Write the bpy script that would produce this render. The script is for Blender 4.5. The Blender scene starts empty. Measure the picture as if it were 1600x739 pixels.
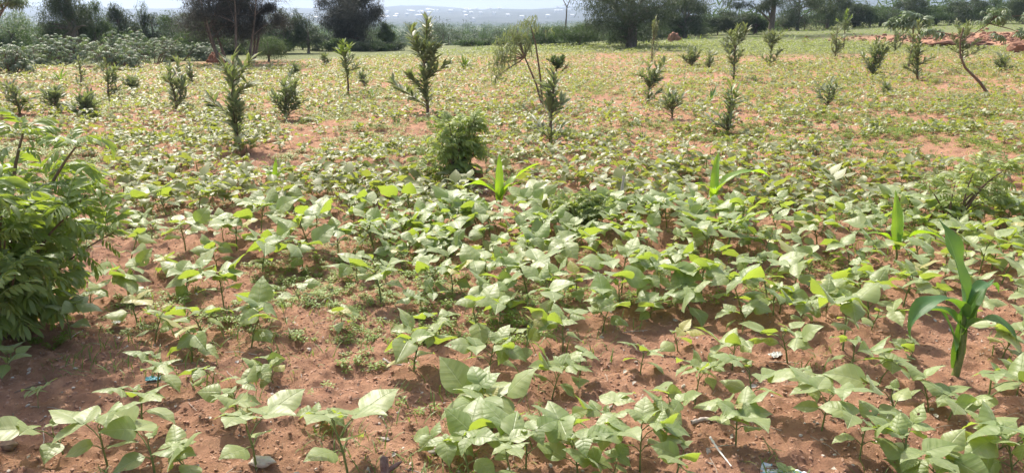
import bpy, math, random
import numpy as np
from math import radians as R, sin, cos, pi

# ------------------------------------------------------------------ camera, world, sun, exposure
scene = bpy.context.scene
FOC, HOR, CAMH = 1232.0, 30.0, 1.45            # focal length and horizon row in pixels of a 1600 wide picture
PITCH = math.atan((369.5 - HOR) / FOC)
cam = bpy.data.cameras.new('camera'); camo = bpy.data.objects.new('camera', cam)
scene.collection.objects.link(camo); scene.camera = camo
cam.sensor_width = 36; cam.lens = 36 * FOC / 1600
cam.clip_start = 0.05; cam.clip_end = 20000
camo.location = (0, 0, CAMH); camo.rotation_euler = (pi / 2 - PITCH, 0, 0)

SUN_EL, SUN_AZ = 50.0, -28.0                   # azimuth from +Y towards +X
world = bpy.data.worlds.new('World'); scene.world = world; world.use_nodes = True
wn = world.node_tree.nodes; wl = world.node_tree.links
sky = wn.new('ShaderNodeTexSky'); sky.sky_type = 'NISHITA'; sky.sun_disc = False
sky.sun_elevation = R(SUN_EL); sky.sun_rotation = R(SUN_AZ)
sky.air_density = 1.2; sky.dust_density = 6.0; sky.ozone_density = 1.0
wn['Background'].inputs['Strength'].default_value = 0.15
# thin bright cloud low over the horizon, fading upwards
wt = wn.new('ShaderNodeTexCoord'); wsep = wn.new('ShaderNodeSeparateXYZ'); wl.new(wt.outputs['Generated'], wsep.inputs[0])
wmap = wn.new('ShaderNodeMapping'); wmap.inputs['Scale'].default_value = (2, 2, 9); wl.new(wt.outputs['Generated'], wmap.inputs['Vector'])
wno = wn.new('ShaderNodeTexNoise'); wno.inputs['Scale'].default_value = 2.2; wno.inputs['Detail'].default_value = 5; wl.new(wmap.outputs[0], wno.inputs['Vector'])
wr = wn.new('ShaderNodeMapRange'); wr.inputs['From Min'].default_value = 0.0; wr.inputs['From Max'].default_value = .45; wr.inputs['To Min'].default_value = 1.25; wr.inputs['To Max'].default_value = -.25; wl.new(wsep.outputs[2], wr.inputs['Value'])
wm = wn.new('ShaderNodeMath'); wm.operation = 'MULTIPLY'; wm.use_clamp = True; wl.new(wr.outputs[0], wm.inputs[0]); wl.new(wno.outputs['Fac'], wm.inputs[1])
wx = wn.new('ShaderNodeMix'); wx.data_type = 'RGBA'; wl.new(wm.outputs[0], wx.inputs[0]); wl.new(sky.outputs['Color'], wx.inputs[6]); wx.inputs[7].default_value = (7.2, 7.3, 7.9, 1)
wl.new(wx.outputs[2], wn['Background'].inputs['Color'])
sl = bpy.data.lights.new('sun', 'SUN'); sl.energy = 4.1; sl.angle = R(0.7); sl.color = (1.0, 0.945, 0.84)
so = bpy.data.objects.new('sun', sl); scene.collection.objects.link(so)
so.rotation_euler = (R(90 - SUN_EL), 0, R(180 - SUN_AZ)); so.location = (-8, 15, 25)
vs = scene.view_settings
vs.view_transform = 'Standard'; vs.look = 'None'; vs.gamma = 1; vs.exposure = 0.5; vs.use_curve_mapping = False
scene.cycles.max_bounces = 8; scene.cycles.volume_bounces = 0
scene.cycles.transparent_max_bounces = 8

# ------------------------------------------------------------------ numeric helpers
rng = np.random.default_rng(11)
def hash2(ix, iy, s=0):
    h = (ix.astype(np.int64) * 374761393 + iy.astype(np.int64) * 668265263 + s * 1442695041) & 0xffffffff
    h = ((h ^ (h >> 13)) * 1274126177) & 0xffffffff
    h = h ^ (h >> 16)
    return (h & 0xffff) / 65535.0
def vnoise(x, y, s=0):
    x = np.asarray(x, float); y = np.asarray(y, float)
    ix = np.floor(x); iy = np.floor(y); fx = x - ix; fy = y - iy
    fx = fx * fx * (3 - 2 * fx); fy = fy * fy * (3 - 2 * fy)
    ix = ix.astype(np.int64); iy = iy.astype(np.int64)
    a = hash2(ix, iy, s); b = hash2(ix + 1, iy, s); c = hash2(ix, iy + 1, s); d = hash2(ix + 1, iy + 1, s)
    return (a + (b - a) * fx) * (1 - fy) + (c + (d - c) * fx) * fy
def fbm(x, y, o=4, s=0):
    t = 0; a = 0.5; n = 0
    x = np.asarray(x, float); y = np.asarray(y, float)
    for k in range(o):
        t = t + a * vnoise(x * 2 ** k + 17.3 * k, y * 2 ** k + 5.1 * k, s + k); n += a; a *= 0.5
    return t / n
def sst(a, b, x):
    t = np.clip((np.asarray(x, float) - a) / (b - a), 0, 1); return t * t * (3 - 2 * t)

def terrain(x, y):
    x = np.asarray(x, float); y = np.asarray(y, float)
    z = 0.025 * np.maximum(x + 3, 0) * sst(10, 55, y)
    z = np.minimum(z, 2.2)
    y0 = 46 + 55 * sst(2, 30, x)
    z = z - np.minimum(0.10 * np.maximum(0, y - y0), 8)
    return z
def relief(x, y):
    x = np.asarray(x, float); y = np.asarray(y, float)
    near = 1 - sst(9, 22, y)
    r = 0.13 * (fbm(x * 0.9 + 3, y * 1.1, 3, 5) - 0.5) * (0.35 + 0.65 * near)
    r = r + near * (0.06 * (fbm(x * 4.2, y * 4.2, 3, 9) - 0.5) + 0.045 * (fbm(x * 13, y * 13, 3, 21) - 0.5))
    q = vnoise(x * 26, y * 26, 33); r = r + near * 0.02 * np.maximum(q - 0.5, 0) * 2
    # heap of loose soil near the left of the bare strip
    r = r + 0.07 * np.exp(-(((x + 1.02) / 0.22) ** 2 + ((y - 2.78) / 0.16) ** 2))
    return r
def ground(x, y): return terrain(x, y) + relief(x, y)
def at(px, py, h=0.0):
    """point of the terrain that the pixel (of the 1600 x 739 photograph) looks at"""
    u = (px - 800) / FOC; v = -(py - 369.5) / FOC
    d = np.array([u, cos(PITCH) + v * sin(PITCH), -sin(PITCH) + v * cos(PITCH)])
    t = 0.5
    for _ in range(4000):
        p = np.array([0, 0, CAMH]) + d * t
        if p[2] <= float(terrain(p[0], p[1])) + h or t > 140: break
        t *= 1.003
    return float(p[0]), float(p[1])
def pixel(x, y, z):
    dz = z - CAMH
    f = y * cos(PITCH) - dz * sin(PITCH); v = y * sin(PITCH) + dz * cos(PITCH)
    return 800 + FOC * x / f, 369.5 - FOC * v / f
def height_to(x, y, py):
    v = -(py - 369.5) / FOC
    return CAMH + y * (-sin(PITCH) + v * cos(PITCH)) / (cos(PITCH) + v * sin(PITCH)) - float(terrain(x, y))

# ------------------------------------------------------------------ mesh plumbing: everything is quads in numpy arrays
class Geo:
    def __init__(s): s.V = []; s.F = []; s.UV = []; s.T = []; s.M = []; s.n = 0
    def add(s, V, F, UV=None, T=0.5, m=0):
        V = np.asarray(V, float).reshape(-1, 3); F = np.asarray(F, np.int64).reshape(-1, 4)
        s.V.append(V); s.F.append(F + s.n); s.n += len(V)
        s.UV.append(np.zeros((len(V), 2)) if UV is None else np.asarray(UV, float))
        s.T.append(np.broadcast_to(np.asarray(T, float), (len(V),)).copy())
        s.M.append(np.full(len(F), m)); return s
    def inst(s, tpl, pos, rot, scl, T=0.5, m=0):
        """tpl=(V,F,UV); pos (k,3); rot (k,3,3); scl (k,) or (k,3)"""
        V, F, UV = tpl; k = len(pos)
        if k == 0: return s
        scl = np.asarray(scl, float); scl = scl[:, None] * np.ones(3) if scl.ndim == 1 else scl
        W = np.einsum('kij,knj->kni', rot, V[None] * scl[:, None, :]) + pos[:, None, :]
        FF = F[None] + (np.arange(k) * len(V))[:, None, None]
        TT = np.repeat(np.broadcast_to(np.asarray(T, float), (k,)), len(V))
        return s.add(W.reshape(-1, 3), FF.reshape(-1, 4), np.tile(UV, (k, 1)), TT, m)
    def mesh(s, name, mats, smooth=True):
        V = np.concatenate(s.V); F = np.concatenate(s.F); UV = np.concatenate(s.UV); T = np.concatenate(s.T); M = np.concatenate(s.M)
        me = bpy.data.meshes.new(name)
        me.vertices.add(len(V)); me.vertices.foreach_set('co', V.astype(np.float32).ravel())
        me.loops.add(len(F) * 4); me.loops.foreach_set('vertex_index', F.astype(np.int32).ravel())
        me.polygons.add(len(F)); me.polygons.foreach_set('loop_start', np.arange(0, len(F) * 4, 4, dtype=np.int32))
        me.polygons.foreach_set('material_index', M.astype(np.int32))
        me.polygons.foreach_set('use_smooth', np.full(len(F), smooth))
        ul = me.uv_layers.new(name='UVMap'); ul.data.foreach_set('uv', UV[F.ravel()].astype(np.float32).ravel())
        at_ = me.attributes.new('tint', 'FLOAT', 'POINT'); at_.data.foreach_set('value', T.astype(np.float32))
        for mt in (mats if isinstance(mats, (list, tuple)) else [mats]): me.materials.append(mt)
        me.update(calc_edges=True); me.validate()
        return me
    def obj(s, name, mats, parent=None, loc=None, smooth=True):
        o = bpy.data.objects.new(name, s.mesh(name, mats, smooth)); scene.collection.objects.link(o)
        if parent is not None: o.parent = parent
        if loc is not None: o.location = loc
        return o

def empty(name, loc=(0, 0, 0), rz=0.0):
    o = bpy.data.objects.new(name, None); scene.collection.objects.link(o)
    o.empty_display_size = 0.1; o.location = loc; o.rotation_euler.z = rz; return o
def tag(o, label=None, cat=None, group=None, kind=None):
    if label: o['label'] = label
    if cat: o['category'] = cat
    if group: o['group'] = group
    if kind: o['kind'] = kind
    return o

def nrm(v): v = np.asarray(v, float); return v / (np.linalg.norm(v, axis=-1, keepdims=True) + 1e-12)
def frames(d, up=(0, 0, 1), roll=None):
    """rotation matrices whose local +Y runs along d and local +Z leans to up"""
    d = nrm(np.atleast_2d(d)); up = np.broadcast_to(np.asarray(up, float), d.shape)
    x = np.cross(d, up); bad = np.linalg.norm(x, axis=1) < 1e-4; x[bad] = (1, 0, 0); x = nrm(x); z = np.cross(x, d)
    if roll is not None:
        c = np.cos(roll)[:, None]; s_ = np.sin(roll)[:, None]; x, z = x * c + z * s_, z * c - x * s_
    return np.stack([x, d, z], axis=2)
def dirs(az, el): return np.stack([np.cos(el) * np.sin(az), np.cos(el) * np.cos(az), np.sin(el)], -1)

BEAN = ([0, .05, .13, .23, .33, .48, .62, .77, .90, 1], [.03, .52, .86, 1.0, 1.0, .88, .67, .38, .14, .01])
LANCE = ([0, .1, .3, .55, .75, .9, 1], [.05, .3, .75, 1, .85, .45, .03])
ELLIP = ([0, .1, .3, .5, .7, .88, 1], [.05, .5, .92, 1, .85, .42, .03])
BLADE = ([0, .1, .3, .6, .85, 1], [.65, .85, 1, .85, .45, .02])
def leaf(rows, cols, wl, prof, fold=0.25, droop=0.7, wav=0.0, cup=0.0, seed=0, d0=0.0):
    """unit long blade along +Y; wl = full width / length"""
    r = np.random.default_rng(seed); ph = r.uniform(0, 6.28, 4)
    t = np.linspace(0, 1, rows + 1); 
    if prof is BEAN: t = t ** 1.15
    u = np.linspace(-1, 1, cols + 1)
    w = np.interp(t, *prof) * wl / 2
    ang = d0 - droop * t ** 1.3; dt = np.diff(t, prepend=0)
    yc = np.cumsum(np.cos(ang) * dt); zc = np.cumsum(np.sin(ang) * dt)
    T, U = np.meshgrid(t, u, indexing='ij'); Wd = w[:, None] * U
    lift = np.abs(Wd) * math.sin(fold) - cup * Wd ** 2 / max(wl, .01) * 4
    lift = lift + wav * wl * (np.sin(T * 9 + ph[0] + U * 1.2) * np.abs(U) ** 1.5 + 0.6 * np.sin(T * 17 + ph[1]) * U * np.abs(U)) * np.interp(t, *prof)[:, None]
    X = Wd * math.cos(fold)
    na = ang[:, None]
    Y = yc[:, None] - np.sin(na) * lift; Z = zc[:, None] + np.cos(na) * lift
    if prof is BEAN: Y = Y - 0.07 * np.abs(U) * np.exp(-T * 14)       # heart-shaped base
    V = np.stack([X, Y, Z], -1).reshape(-1, 3)
    i, j = np.meshgrid(np.arange(rows), np.arange(cols), indexing='ij'); a = (i * (cols + 1) + j).ravel()
    F = np.stack([a, a + 1, a + cols + 2, a + cols + 1], 1)
    UV = np.stack([U * np.interp(t, *prof)[:, None], T], -1).reshape(-1, 2)
    return V, F, UV
def tube(P, r, sides=6):
    P = np.asarray(P, float); n = len(P); r = np.broadcast_to(np.asarray(r, float), (n,))
    tan = nrm(np.gradient(P, axis=0)); ref = np.array([0.31, 0.17, 0.05]) + np.array([0, 0, 1.0]) * (np.abs(tan[:, 2:3]) < .9) + np.array([1.0, 0, 0]) * (np.abs(tan[:, 2:3]) >= .9)
    x = nrm(np.cross(tan, ref)); y = np.cross(tan, x)
    a = np.arange(sides) * 2 * pi / sides
    V = P[:, None] + r[:, None, None] * (x[:, None] * np.cos(a)[None, :, None] + y[:, None] * np.sin(a)[None, :, None])
    i, j = np.meshgrid(np.arange(n - 1), np.arange(sides), indexing='ij'); j2 = (j + 1) % sides
    F = np.stack([i * sides + j, i * sides + j2, (i + 1) * sides + j2, (i + 1) * sides + j], -1).reshape(-1, 4)
    UV = np.stack([np.tile(a / 6.28, n), np.repeat(np.linspace(0, 1, n), sides)], -1)
    return V.reshape(-1, 3), F, UV
def curve(p0, d, L, n=6, bend=0.3, r=None, up=0.0):
    """wandering polyline"""
    r = r or rng; P = [np.array(p0, float)]; d = nrm(np.array(d, float))
    for _ in range(n):
        d = nrm(d + r.normal(0, bend, 3) / n ** .5 * .6 + np.array([0, 0, up]) / n); P.append(P[-1] + d * L / n)
    return np.array(P)
def rock(n=3, seed=0, amp=.25):
    """lumpy quad sphere"""
    r = np.random.default_rng(seed); Vs = []; Fs = []; g = np.linspace(-1, 1, n + 1); k = 0
    for ax in range(3):
        for sg in (-1, 1):
            A, B = np.meshgrid(g, g, indexing='ij'); C = np.full_like(A, sg)
            Q = [A, B, C]; Q = [Q[(i - ax) % 3] for i in range(3)]
            V = np.stack(Q, -1).reshape(-1, 3)
            i, j = np.meshgrid(np.arange(n), np.arange(n), indexing='ij'); a = (i * (n + 1) + j).ravel() + k
            F = np.stack([a, a + 1, a + n + 2, a + n + 1], 1); F = F if sg > 0 else F[:, ::-1]
            Vs.append(V); Fs.append(F); k += len(V)
    V = nrm(np.concatenate(Vs)); ph = r.uniform(0, 6, (3, 3)); fr = r.uniform(1.5, 4, (3, 3))
    d = sum(np.sin(V @ fr[q] + ph[q][0]) for q in range(3)) / 3
    d2 = vnoise(V[:, 0] * 3 + 9, V[:, 1] * 3 + V[:, 2] * 4 + 5, seed) - .5
    V = V * (1 + amp * d + amp * 1.2 * d2)[:, None]
    return V, np.concatenate(Fs), np.zeros((len(V), 2))

# ------------------------------------------------------------------ materials
def mat(name):
    m = bpy.data.materials.new(name); m.use_nodes = True; nt = m.node_tree; nt.nodes.clear()
    out = nt.nodes.new('ShaderNodeOutputMaterial'); return m, nt, out
def N(nt, kind, **kw):
    n = nt.nodes.new('ShaderNode' + kind)
    for k, v in kw.items():
        if k in n.inputs: n.inputs[k].default_value = v
        else: setattr(n, k, v)
    return n
def mth(nt, op, a, b=None, c=None, clamp=False):
    n = nt.nodes.new('ShaderNodeMath'); n.operation = op; n.use_clamp = clamp
    for i, q in enumerate((a, b, c)):
        if q is None: continue
        if isinstance(q, (int, float)): n.inputs[i].default_value = q
        else: nt.links.new(q, n.inputs[i])
    return n.outputs[0]
def mixc(nt, f, a, b):
    n = nt.nodes.new('ShaderNodeMix'); n.data_type = 'RGBA'
    for q, s_ in ((f, 0), (a, 6), (b, 7)):
        if isinstance(q, (int, float)): n.inputs[s_].default_value = q
        elif isinstance(q, tuple): n.inputs[s_].default_value = (*q, 1)
        else: nt.links.new(q, n.inputs[s_])
    return n.outputs[2]
def leaf_mat(name, c1, c2, tr, trf=0.35, rough=0.42, spec=0.6, veins=0, vcol=None, bump=0.3, under=None, holes=False, sheen=0.0):
    m, nt, out = mat(name); L = nt.links
    tint = N(nt, 'Attribute', attribute_name='tint').outputs['Fac']
    tc = N(nt, 'TexCoord'); nz = N(nt, 'TexNoise', Scale=24.0, Detail=3.0); L.new(tc.outputs['Object'], nz.inputs['Vector'])
    f = mth(nt, 'ADD', tint, mth(nt, 'MULTIPLY', mth(nt, 'SUBTRACT', nz.outputs['Fac'], 0.5), 0.5), clamp=True)
    col = mixc(nt, f, c1, c2)
    if holes: col = mixc(nt, mth(nt, 'GREATER_THAN', tint, 1.2), col, (.42, .38, .09))
    hgt = None
    if veins:
        uv = N(nt, 'SeparateXYZ'); L.new(tc.outputs['UV'], uv.inputs[0])
        au = mth(nt, 'ABSOLUTE', uv.outputs[0])
        ph = mth(nt, 'MULTIPLY', mth(nt, 'SUBTRACT', uv.outputs[1], mth(nt, 'MULTIPLY', mth(nt, 'POWER', au, 1.0), 0.22 if veins > 0 else 0.05)), float(abs(veins)))
        fr = mth(nt, 'ABSOLUTE', mth(nt, 'SUBTRACT', mth(nt, 'FRACT', ph), 0.5))
        side = mth(nt, 'MULTIPLY', mth(nt, 'SUBTRACT', 0.12, fr), 8.0, clamp=True)
        mid = mth(nt, 'MULTIPLY', mth(nt, 'SUBTRACT', 0.055, au), 22.0, clamp=True)
        v = mth(nt, 'MAXIMUM', mth(nt, 'MULTIPLY', side, 0.55), mid)
        if veins < 0: v = mid
        col = mixc(nt, mth(nt, 'MULTIPLY', v, 0.55), col, vcol or c2)
        puff = mth(nt, 'MULTIPLY', fr, -1.0) if veins < 0 else fr
        hgt = mth(nt, 'SUBTRACT', mth(nt, 'MULTIPLY', mth(nt, 'POWER', mth(nt, 'SUBTRACT', 1.0, mth(nt, 'MULTIPLY', puff, 1.0)), 2.0), 0.6), mth(nt, 'MULTIPLY', v, 0.5))
        hgt = mth(nt, 'ADD', hgt, mth(nt, 'MULTIPLY', nz.outputs['Fac'], 0.5))
    if under:
        geo = N(nt, 'NewGeometry'); col = mixc(nt, mth(nt, 'MULTIPLY', geo.outputs['Backfacing'], 0.7), col, under)
    p = N(nt, 'BsdfPrincipled', Roughness=rough); p.inputs['Specular IOR Level'].default_value = spec
    p.inputs['Sheen Weight'].default_value = sheen; p.inputs['Sheen Roughness'].default_value = .45; p.inputs['Sheen Tint'].default_value = (.92, 1, .9, 1)
    L.new(col, p.inputs['Base Color'])
    t = N(nt, 'BsdfTranslucent'); L.new(mixc(nt, tint, tr, tuple(min(1, q * .75) for q in tr)), t.inputs['Color'])
    if hgt is not None:
        b = N(nt, 'Bump', Strength=bump, Distance=0.004); L.new(hgt, b.inputs['Height']); L.new(b.outputs[0], p.inputs['Normal'])
    mx = N(nt, 'MixShader'); mx.inputs[0].default_value = trf
    L.new(p.outputs[0], mx.inputs[1]); L.new(t.outputs[0], mx.inputs[2])
    fin = mx.outputs[0]
    if holes:
        vz = N(nt, 'TexVoronoi', Scale=34.0); L.new(tc.outputs['Object'], vz.inputs['Vector'])
        n2 = N(nt, 'TexNoise', Scale=7.0, Detail=1.0); L.new(tc.outputs['Object'], n2.inputs['Vector'])
        h = mth(nt, 'MULTIPLY', mth(nt, 'LESS_THAN', vz.outputs['Distance'], 0.2), mth(nt, 'GREATER_THAN', n2.outputs['Fac'], 0.6))
        tp = N(nt, 'BsdfTransparent'); m2 = N(nt, 'MixShader'); L.new(h, m2.inputs[0]); L.new(fin, m2.inputs[1]); L.new(tp.outputs[0], m2.inputs[2]); fin = m2.outputs[0]
    L.new(fin, out.inputs['Surface']); return m
def plain(name, c1, c2, scale=20, rough=0.85, bump=0.4, dist=0.01, spec=0.3, tint=False, stretch=None):
    m, nt, out = mat(name); L = nt.links
    tc = N(nt, 'TexCoord'); v = tc.outputs['Object']
    if stretch:
        mp = N(nt, 'Mapping'); mp.inputs['Scale'].default_value = stretch; L.new(v, mp.inputs['Vector']); v = mp.outputs[0]
    nz = N(nt, 'TexNoise', Scale=float(scale), Detail=6.0, Roughness=0.65); L.new(v, nz.inputs['Vector'])
    f = mth(nt, 'MULTIPLY', mth(nt, 'SUBTRACT', nz.outputs['Fac'], 0.32), 2.6, clamp=True)
    if tint: f = mth(nt, 'ADD', mth(nt, 'MULTIPLY', f, 0.5), mth(nt, 'MULTIPLY', N(nt, 'Attribute', attribute_name='tint').outputs['Fac'], 0.6), clamp=True)
    p = N(nt, 'BsdfPrincipled', Roughness=rough); p.inputs['Specular IOR Level'].default_value = spec
    L.new(mixc(nt, f, c1, c2), p.inputs['Base Color'])
    b = N(nt, 'Bump', Strength=bump, Distance=dist); L.new(nz.outputs['Fac'], b.inputs['Height']); L.new(b.outputs[0], p.inputs['Normal'])
    L.new(p.outputs[0], out.inputs['Surface']); return m

M_BEAN = leaf_mat('bean_leaf', (.175, .25, .07), (.32, .39, .135), (.46, .61, .06), .40, .47, .85, veins=5, vcol=(.40, .47, .24), bump=.55, under=(.25, .34, .09), holes=True, sheen=.4)
M_BEANF = leaf_mat('distant_bean_leaf', (.145, .175, .055), (.27, .285, .115), (.44, .52, .06), .38, .48, .7, sheen=.38)
M_STEM = plain('green_stem', (.12, .17, .05), (.22, .25, .09), 60, .6, .1, .002)
M_PINN = leaf_mat('feather_leaf', (.11, .18, .05), (.23, .31, .10), (.46, .62, .05), .40, .42, .6, veins=-1, vcol=(.25, .34, .15), bump=.2, under=(.15, .22, .09), sheen=.3)
M_PINN2 = leaf_mat('light_feather_leaf', (.20, .28, .08), (.36, .42, .15), (.50, .62, .08), .42, .5, .5, sheen=.3)
M_SAP = leaf_mat('sapling_leaf', (.10, .13, .07), (.23, .265, .15), (.32, .40, .10), .34, .48, .6, sheen=.3)
M_SAPY = leaf_mat('young_sapling_leaf', (.12, .19, .05), (.22, .30, .08), (.35, .48, .06), .34, .45, .5)
M_MAIZE = leaf_mat('maize_leaf', (.05, .135, .055), (.09, .20, .075), (.28, .52, .03), .32, .52, .45, veins=-1, vcol=(.30, .42, .24), bump=.3)
M_MAIZEY = leaf_mat('young_maize_leaf', (.12, .26, .04), (.20, .36, .06), (.50, .78, .03), .45, .42, .6, veins=-1, vcol=(.4, .5, .2), bump=.2)
M_WEED = leaf_mat('weed_leaf', (.13, .22, .035), (.24, .33, .06), (.38, .50, .03), .34, .5, .4)
M_GRASS = leaf_mat('grass_blade', (.10, .18, .045), (.22, .28, .09), (.30, .44, .05), .32, .5, .4)
M_DRYL = leaf_mat('dry_leaf', (.33, .28, .22), (.55, .52, .46), (.3, .25, .18), .1, .6, .4)
M_BARK = plain('bark', (.10, .08, .065), (.22, .19, .16), 14, .9, .8, .02, stretch=(1, 1, .25))
M_WOODY = plain('brown_twig', (.13, .085, .06), (.24, .17, .12), 40, .85, .5, .004)
M_CROWN = leaf_mat('dark_tree_leaf', (.042, .065, .040), (.095, .125, .07), (.11, .16, .05), .24, .6, .3)
M_CROWN2 = leaf_mat('mid_tree_leaf', (.05, .085, .035), (.11, .16, .06), (.14, .24, .05), .25, .6, .3)
M_CASS = leaf_mat('cassava_leaf', (.085, .135, .065), (.20, .26, .15), (.22, .34, .08), .26, .5, .6, sheen=.3)
M_FEATH = leaf_mat('wispy_tree_leaf', (.045, .052, .045), (.085, .09, .075), (.07, .08, .05), .18, .6, .3)
M_CLOD = plain('soil_clod', (.29, .16, .105), (.47, .295, .21), 30, .95, .6, .006, spec=.15, tint=True)
M_STONE = plain('pale_pebble', (.45, .38, .32), (.65, .6, .54), 40, .8, .3, .004)
M_TERM = plain('termite_soil', (.20, .10, .065), (.38, .215, .15), 4, .95, .8, .04, spec=.15)

def ground_mat():
    m, nt, out = mat('red_soil'); L = nt.links
    tc = N(nt, 'TexCoord'); o = tc.outputs['Object']
    def nz(sc, d=5, ro=.6):
        n = N(nt, 'TexNoise', Scale=float(sc), Detail=float(d), Roughness=ro); L.new(o, n.inputs['Vector']); return n.outputs['Fac']
    big = nz(1.3, 4); mid = nz(9, 6, .7); fine = nz(120, 6, .85)
    k = mth(nt, 'MULTIPLY', mth(nt, 'SUBTRACT', mid, .3), 2.4, clamp=True)
    col = mixc(nt, k, (.305, .155, .095), (.51, .30, .195))
    col = mixc(nt, mth(nt, 'MULTIPLY', mth(nt, 'SUBTRACT', big, .45), 3, clamp=True), col, (.34, .185, .12))
    gr = mth(nt, 'MULTIPLY', mth(nt, 'SUBTRACT', fine, .56), 7, clamp=True)
    col = mixc(nt, mth(nt, 'MULTIPLY', gr, .6), col, (.62, .41, .30))
    dk = mth(nt, 'MULTIPLY', mth(nt, 'SUBTRACT', .42, fine), 7, clamp=True)
    col = mixc(nt, mth(nt, 'MULTIPLY', dk, .6), col, (.24, .12, .075))
    g = N(nt, 'Attribute', attribute_name='tint').outputs['Fac']
    gn = mth(nt, 'MULTIPLY', mth(nt, 'SUBTRACT', mth(nt, 'ADD', g, mth(nt, 'MULTIPLY', mth(nt, 'SUBTRACT', nz(3, 6, .7), .5), .9)), .35), 3, clamp=True)
    gcol = mixc(nt, nz(.7, 5), (.13, .15, .07), (.21, .225, .105))
    col = mixc(nt, gn, col, gcol)
    p = N(nt, 'BsdfPrincipled', Roughness=.95); p.inputs['Specular IOR Level'].default_value = .15
    L.new(col, p.inputs['Base Color'])
    h = mth(nt, 'ADD', mth(nt, 'MULTIPLY', mid, .8), mth(nt, 'MULTIPLY', fine, .7))
    b = N(nt, 'Bump', Strength=.9, Distance=.02); L.new(h, b.inputs['Height']); L.new(b.outputs[0], p.inputs['Normal'])
    L.new(p.outputs[0], out.inputs['Surface']); return m
M_SOIL = ground_mat()

# ------------------------------------------------------------------ the ground: one sheet out to the horizon
def spaced(segs):
    v = []
    for a, b, n in segs: v.append(np.linspace(a, b, n, endpoint=False))
    return np.concatenate(v + [np.array([segs[-1][1]])])
gy = spaced([(-400, -20, 8), (-20, 1.4, 20), (1.4, 5.0, 330), (5, 9, 170), (9, 20, 130), (20, 60, 90), (60, 200, 50), (200, 1500, 30), (1500, 9000, 12)])
hx = spaced([(0, 2.6, 210), (2.6, 6, 130), (6, 16, 80), (16, 60, 60), (60, 300, 20), (300, 7000, 16)])
gx = np.concatenate([-hx[:0:-1], hx])
X, Y = np.meshgrid(gx, gy, indexing='xy')
Z = ground(X, Y)
gm = sst(24, 34, Y + 6 * (fbm(X * .1, Y * .1, 3, 77) - .5)) * sst(-2, 10, X - .1 * Y + 4) * .75      # green crop rows up to the right
bare = np.exp(-(((X - 27) / 9) ** 4 + ((Y - 40) / 6.5) ** 4))                                     # graded red patch
gm = gm * (1 - bare) + sst(44, 60, Y) * .6 * (1 - sst(10, 25, X)) + sst(90, 120, Y) + .9 * sst(25, 33, Y - .55 * (X + 8)) * (1 - sst(2, 12, X))
g = Geo(); ny, nx = X.shape
i, j = np.meshgrid(np.arange(ny - 1), np.arange(nx - 1), indexing='ij'); a = (i * nx + j).ravel()
g.add(np.stack([X, Y, Z], -1).reshape(-1, 3), np.stack([a, a + 1, a + nx + 1, a + nx], 1), None, np.clip(gm, 0, 1).ravel())
tag(g.obj('ground', M_SOIL), kind='structure')

# far hills
def hill_z(x, y):
    top = 34 + 14 * sst(100, 500, x) + 16 * sst(300, 900, x) + 36 * (fbm(x / 300, y / 900, 4, 61) - .5)
    return -14 + (top + 14) * sst(700, 2700, y + 160 * (fbm(x / 260, y / 260, 3, 64) - .5)) - 120 * sst(2900, 4200, y)
hxv = np.linspace(-3200, 3200, 240); hyv = np.linspace(600, 4200, 150)
X, Y = np.meshgrid(hxv, hyv, indexing='xy'); Z = hill_z(X, Y) + 7 * (fbm(X / 60, Y / 60, 3, 65) - .5)
i, j = np.meshgrid(np.arange(149), np.arange(239), indexing='ij'); a = (i * 240 + j).ravel()
M_HILL = plain('hill_cover', (.010, .018, .014), (.04, .052, .032), .012, .95, 0, .1)
g = Geo(); g.add(np.stack([X, Y, Z], -1).reshape(-1, 3), np.stack([a, a + 1, a + 241, a + 240], 1)); tag(g.obj('hills', M_HILL), kind='structure')
# tiny houses on the hillside
M_WALLW = plain('whitewash', (.7, .68, .64), (.8, .79, .76), .3, .8, 0); M_TIN = plain('tin_roof', (.72, .74, .78), (.85, .86, .88), .3, .35, 0, spec=.8)
def house_mesh(L, W, H, rh):
    g = Geo(); x, y = L / 2, W / 2
    V = [(-x, -y, -3), (x, -y, -3), (x, y, -3), (-x, y, -3), (-x, -y, H), (x, -y, H), (x, y, H), (-x, y, H)]
    g.add(V, [(0, 1, 5, 4), (1, 2, 6, 5), (2, 3, 7, 6), (3, 0, 4, 7)])
    x += .5; y += .5; e = .15
    V = [(-x, -y, H), (x, -y, H), (x, 0, H + rh), (-x, 0, H + rh), (-x, y, H), (x, y, H), (-x, -y, H + e), (x, -y, H + e), (x, 0, H + rh + e), (-x, 0, H + rh + e), (-x, y, H + e), (x, y, H + e)]
    g.add(V, [(6, 7, 8, 9), (9, 8, 11, 10), (0, 3, 2, 1), (3, 4, 5, 2), (0, 1, 7, 6), (4, 10, 11, 5), (0, 6, 9, 3), (3, 9, 10, 4), (1, 2, 8, 7), (2, 5, 11, 8)], m=1)
    return g.mesh('house', [M_WALLW, M_TIN], smooth=False)
HM = [house_mesh(7, 6, 2.4, 1.2), house_mesh(9, 7, 2.4, 1.3), house_mesh(12, 7, 2.8, 1.4)]
r = np.random.default_rng(5); nh = 0
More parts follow.
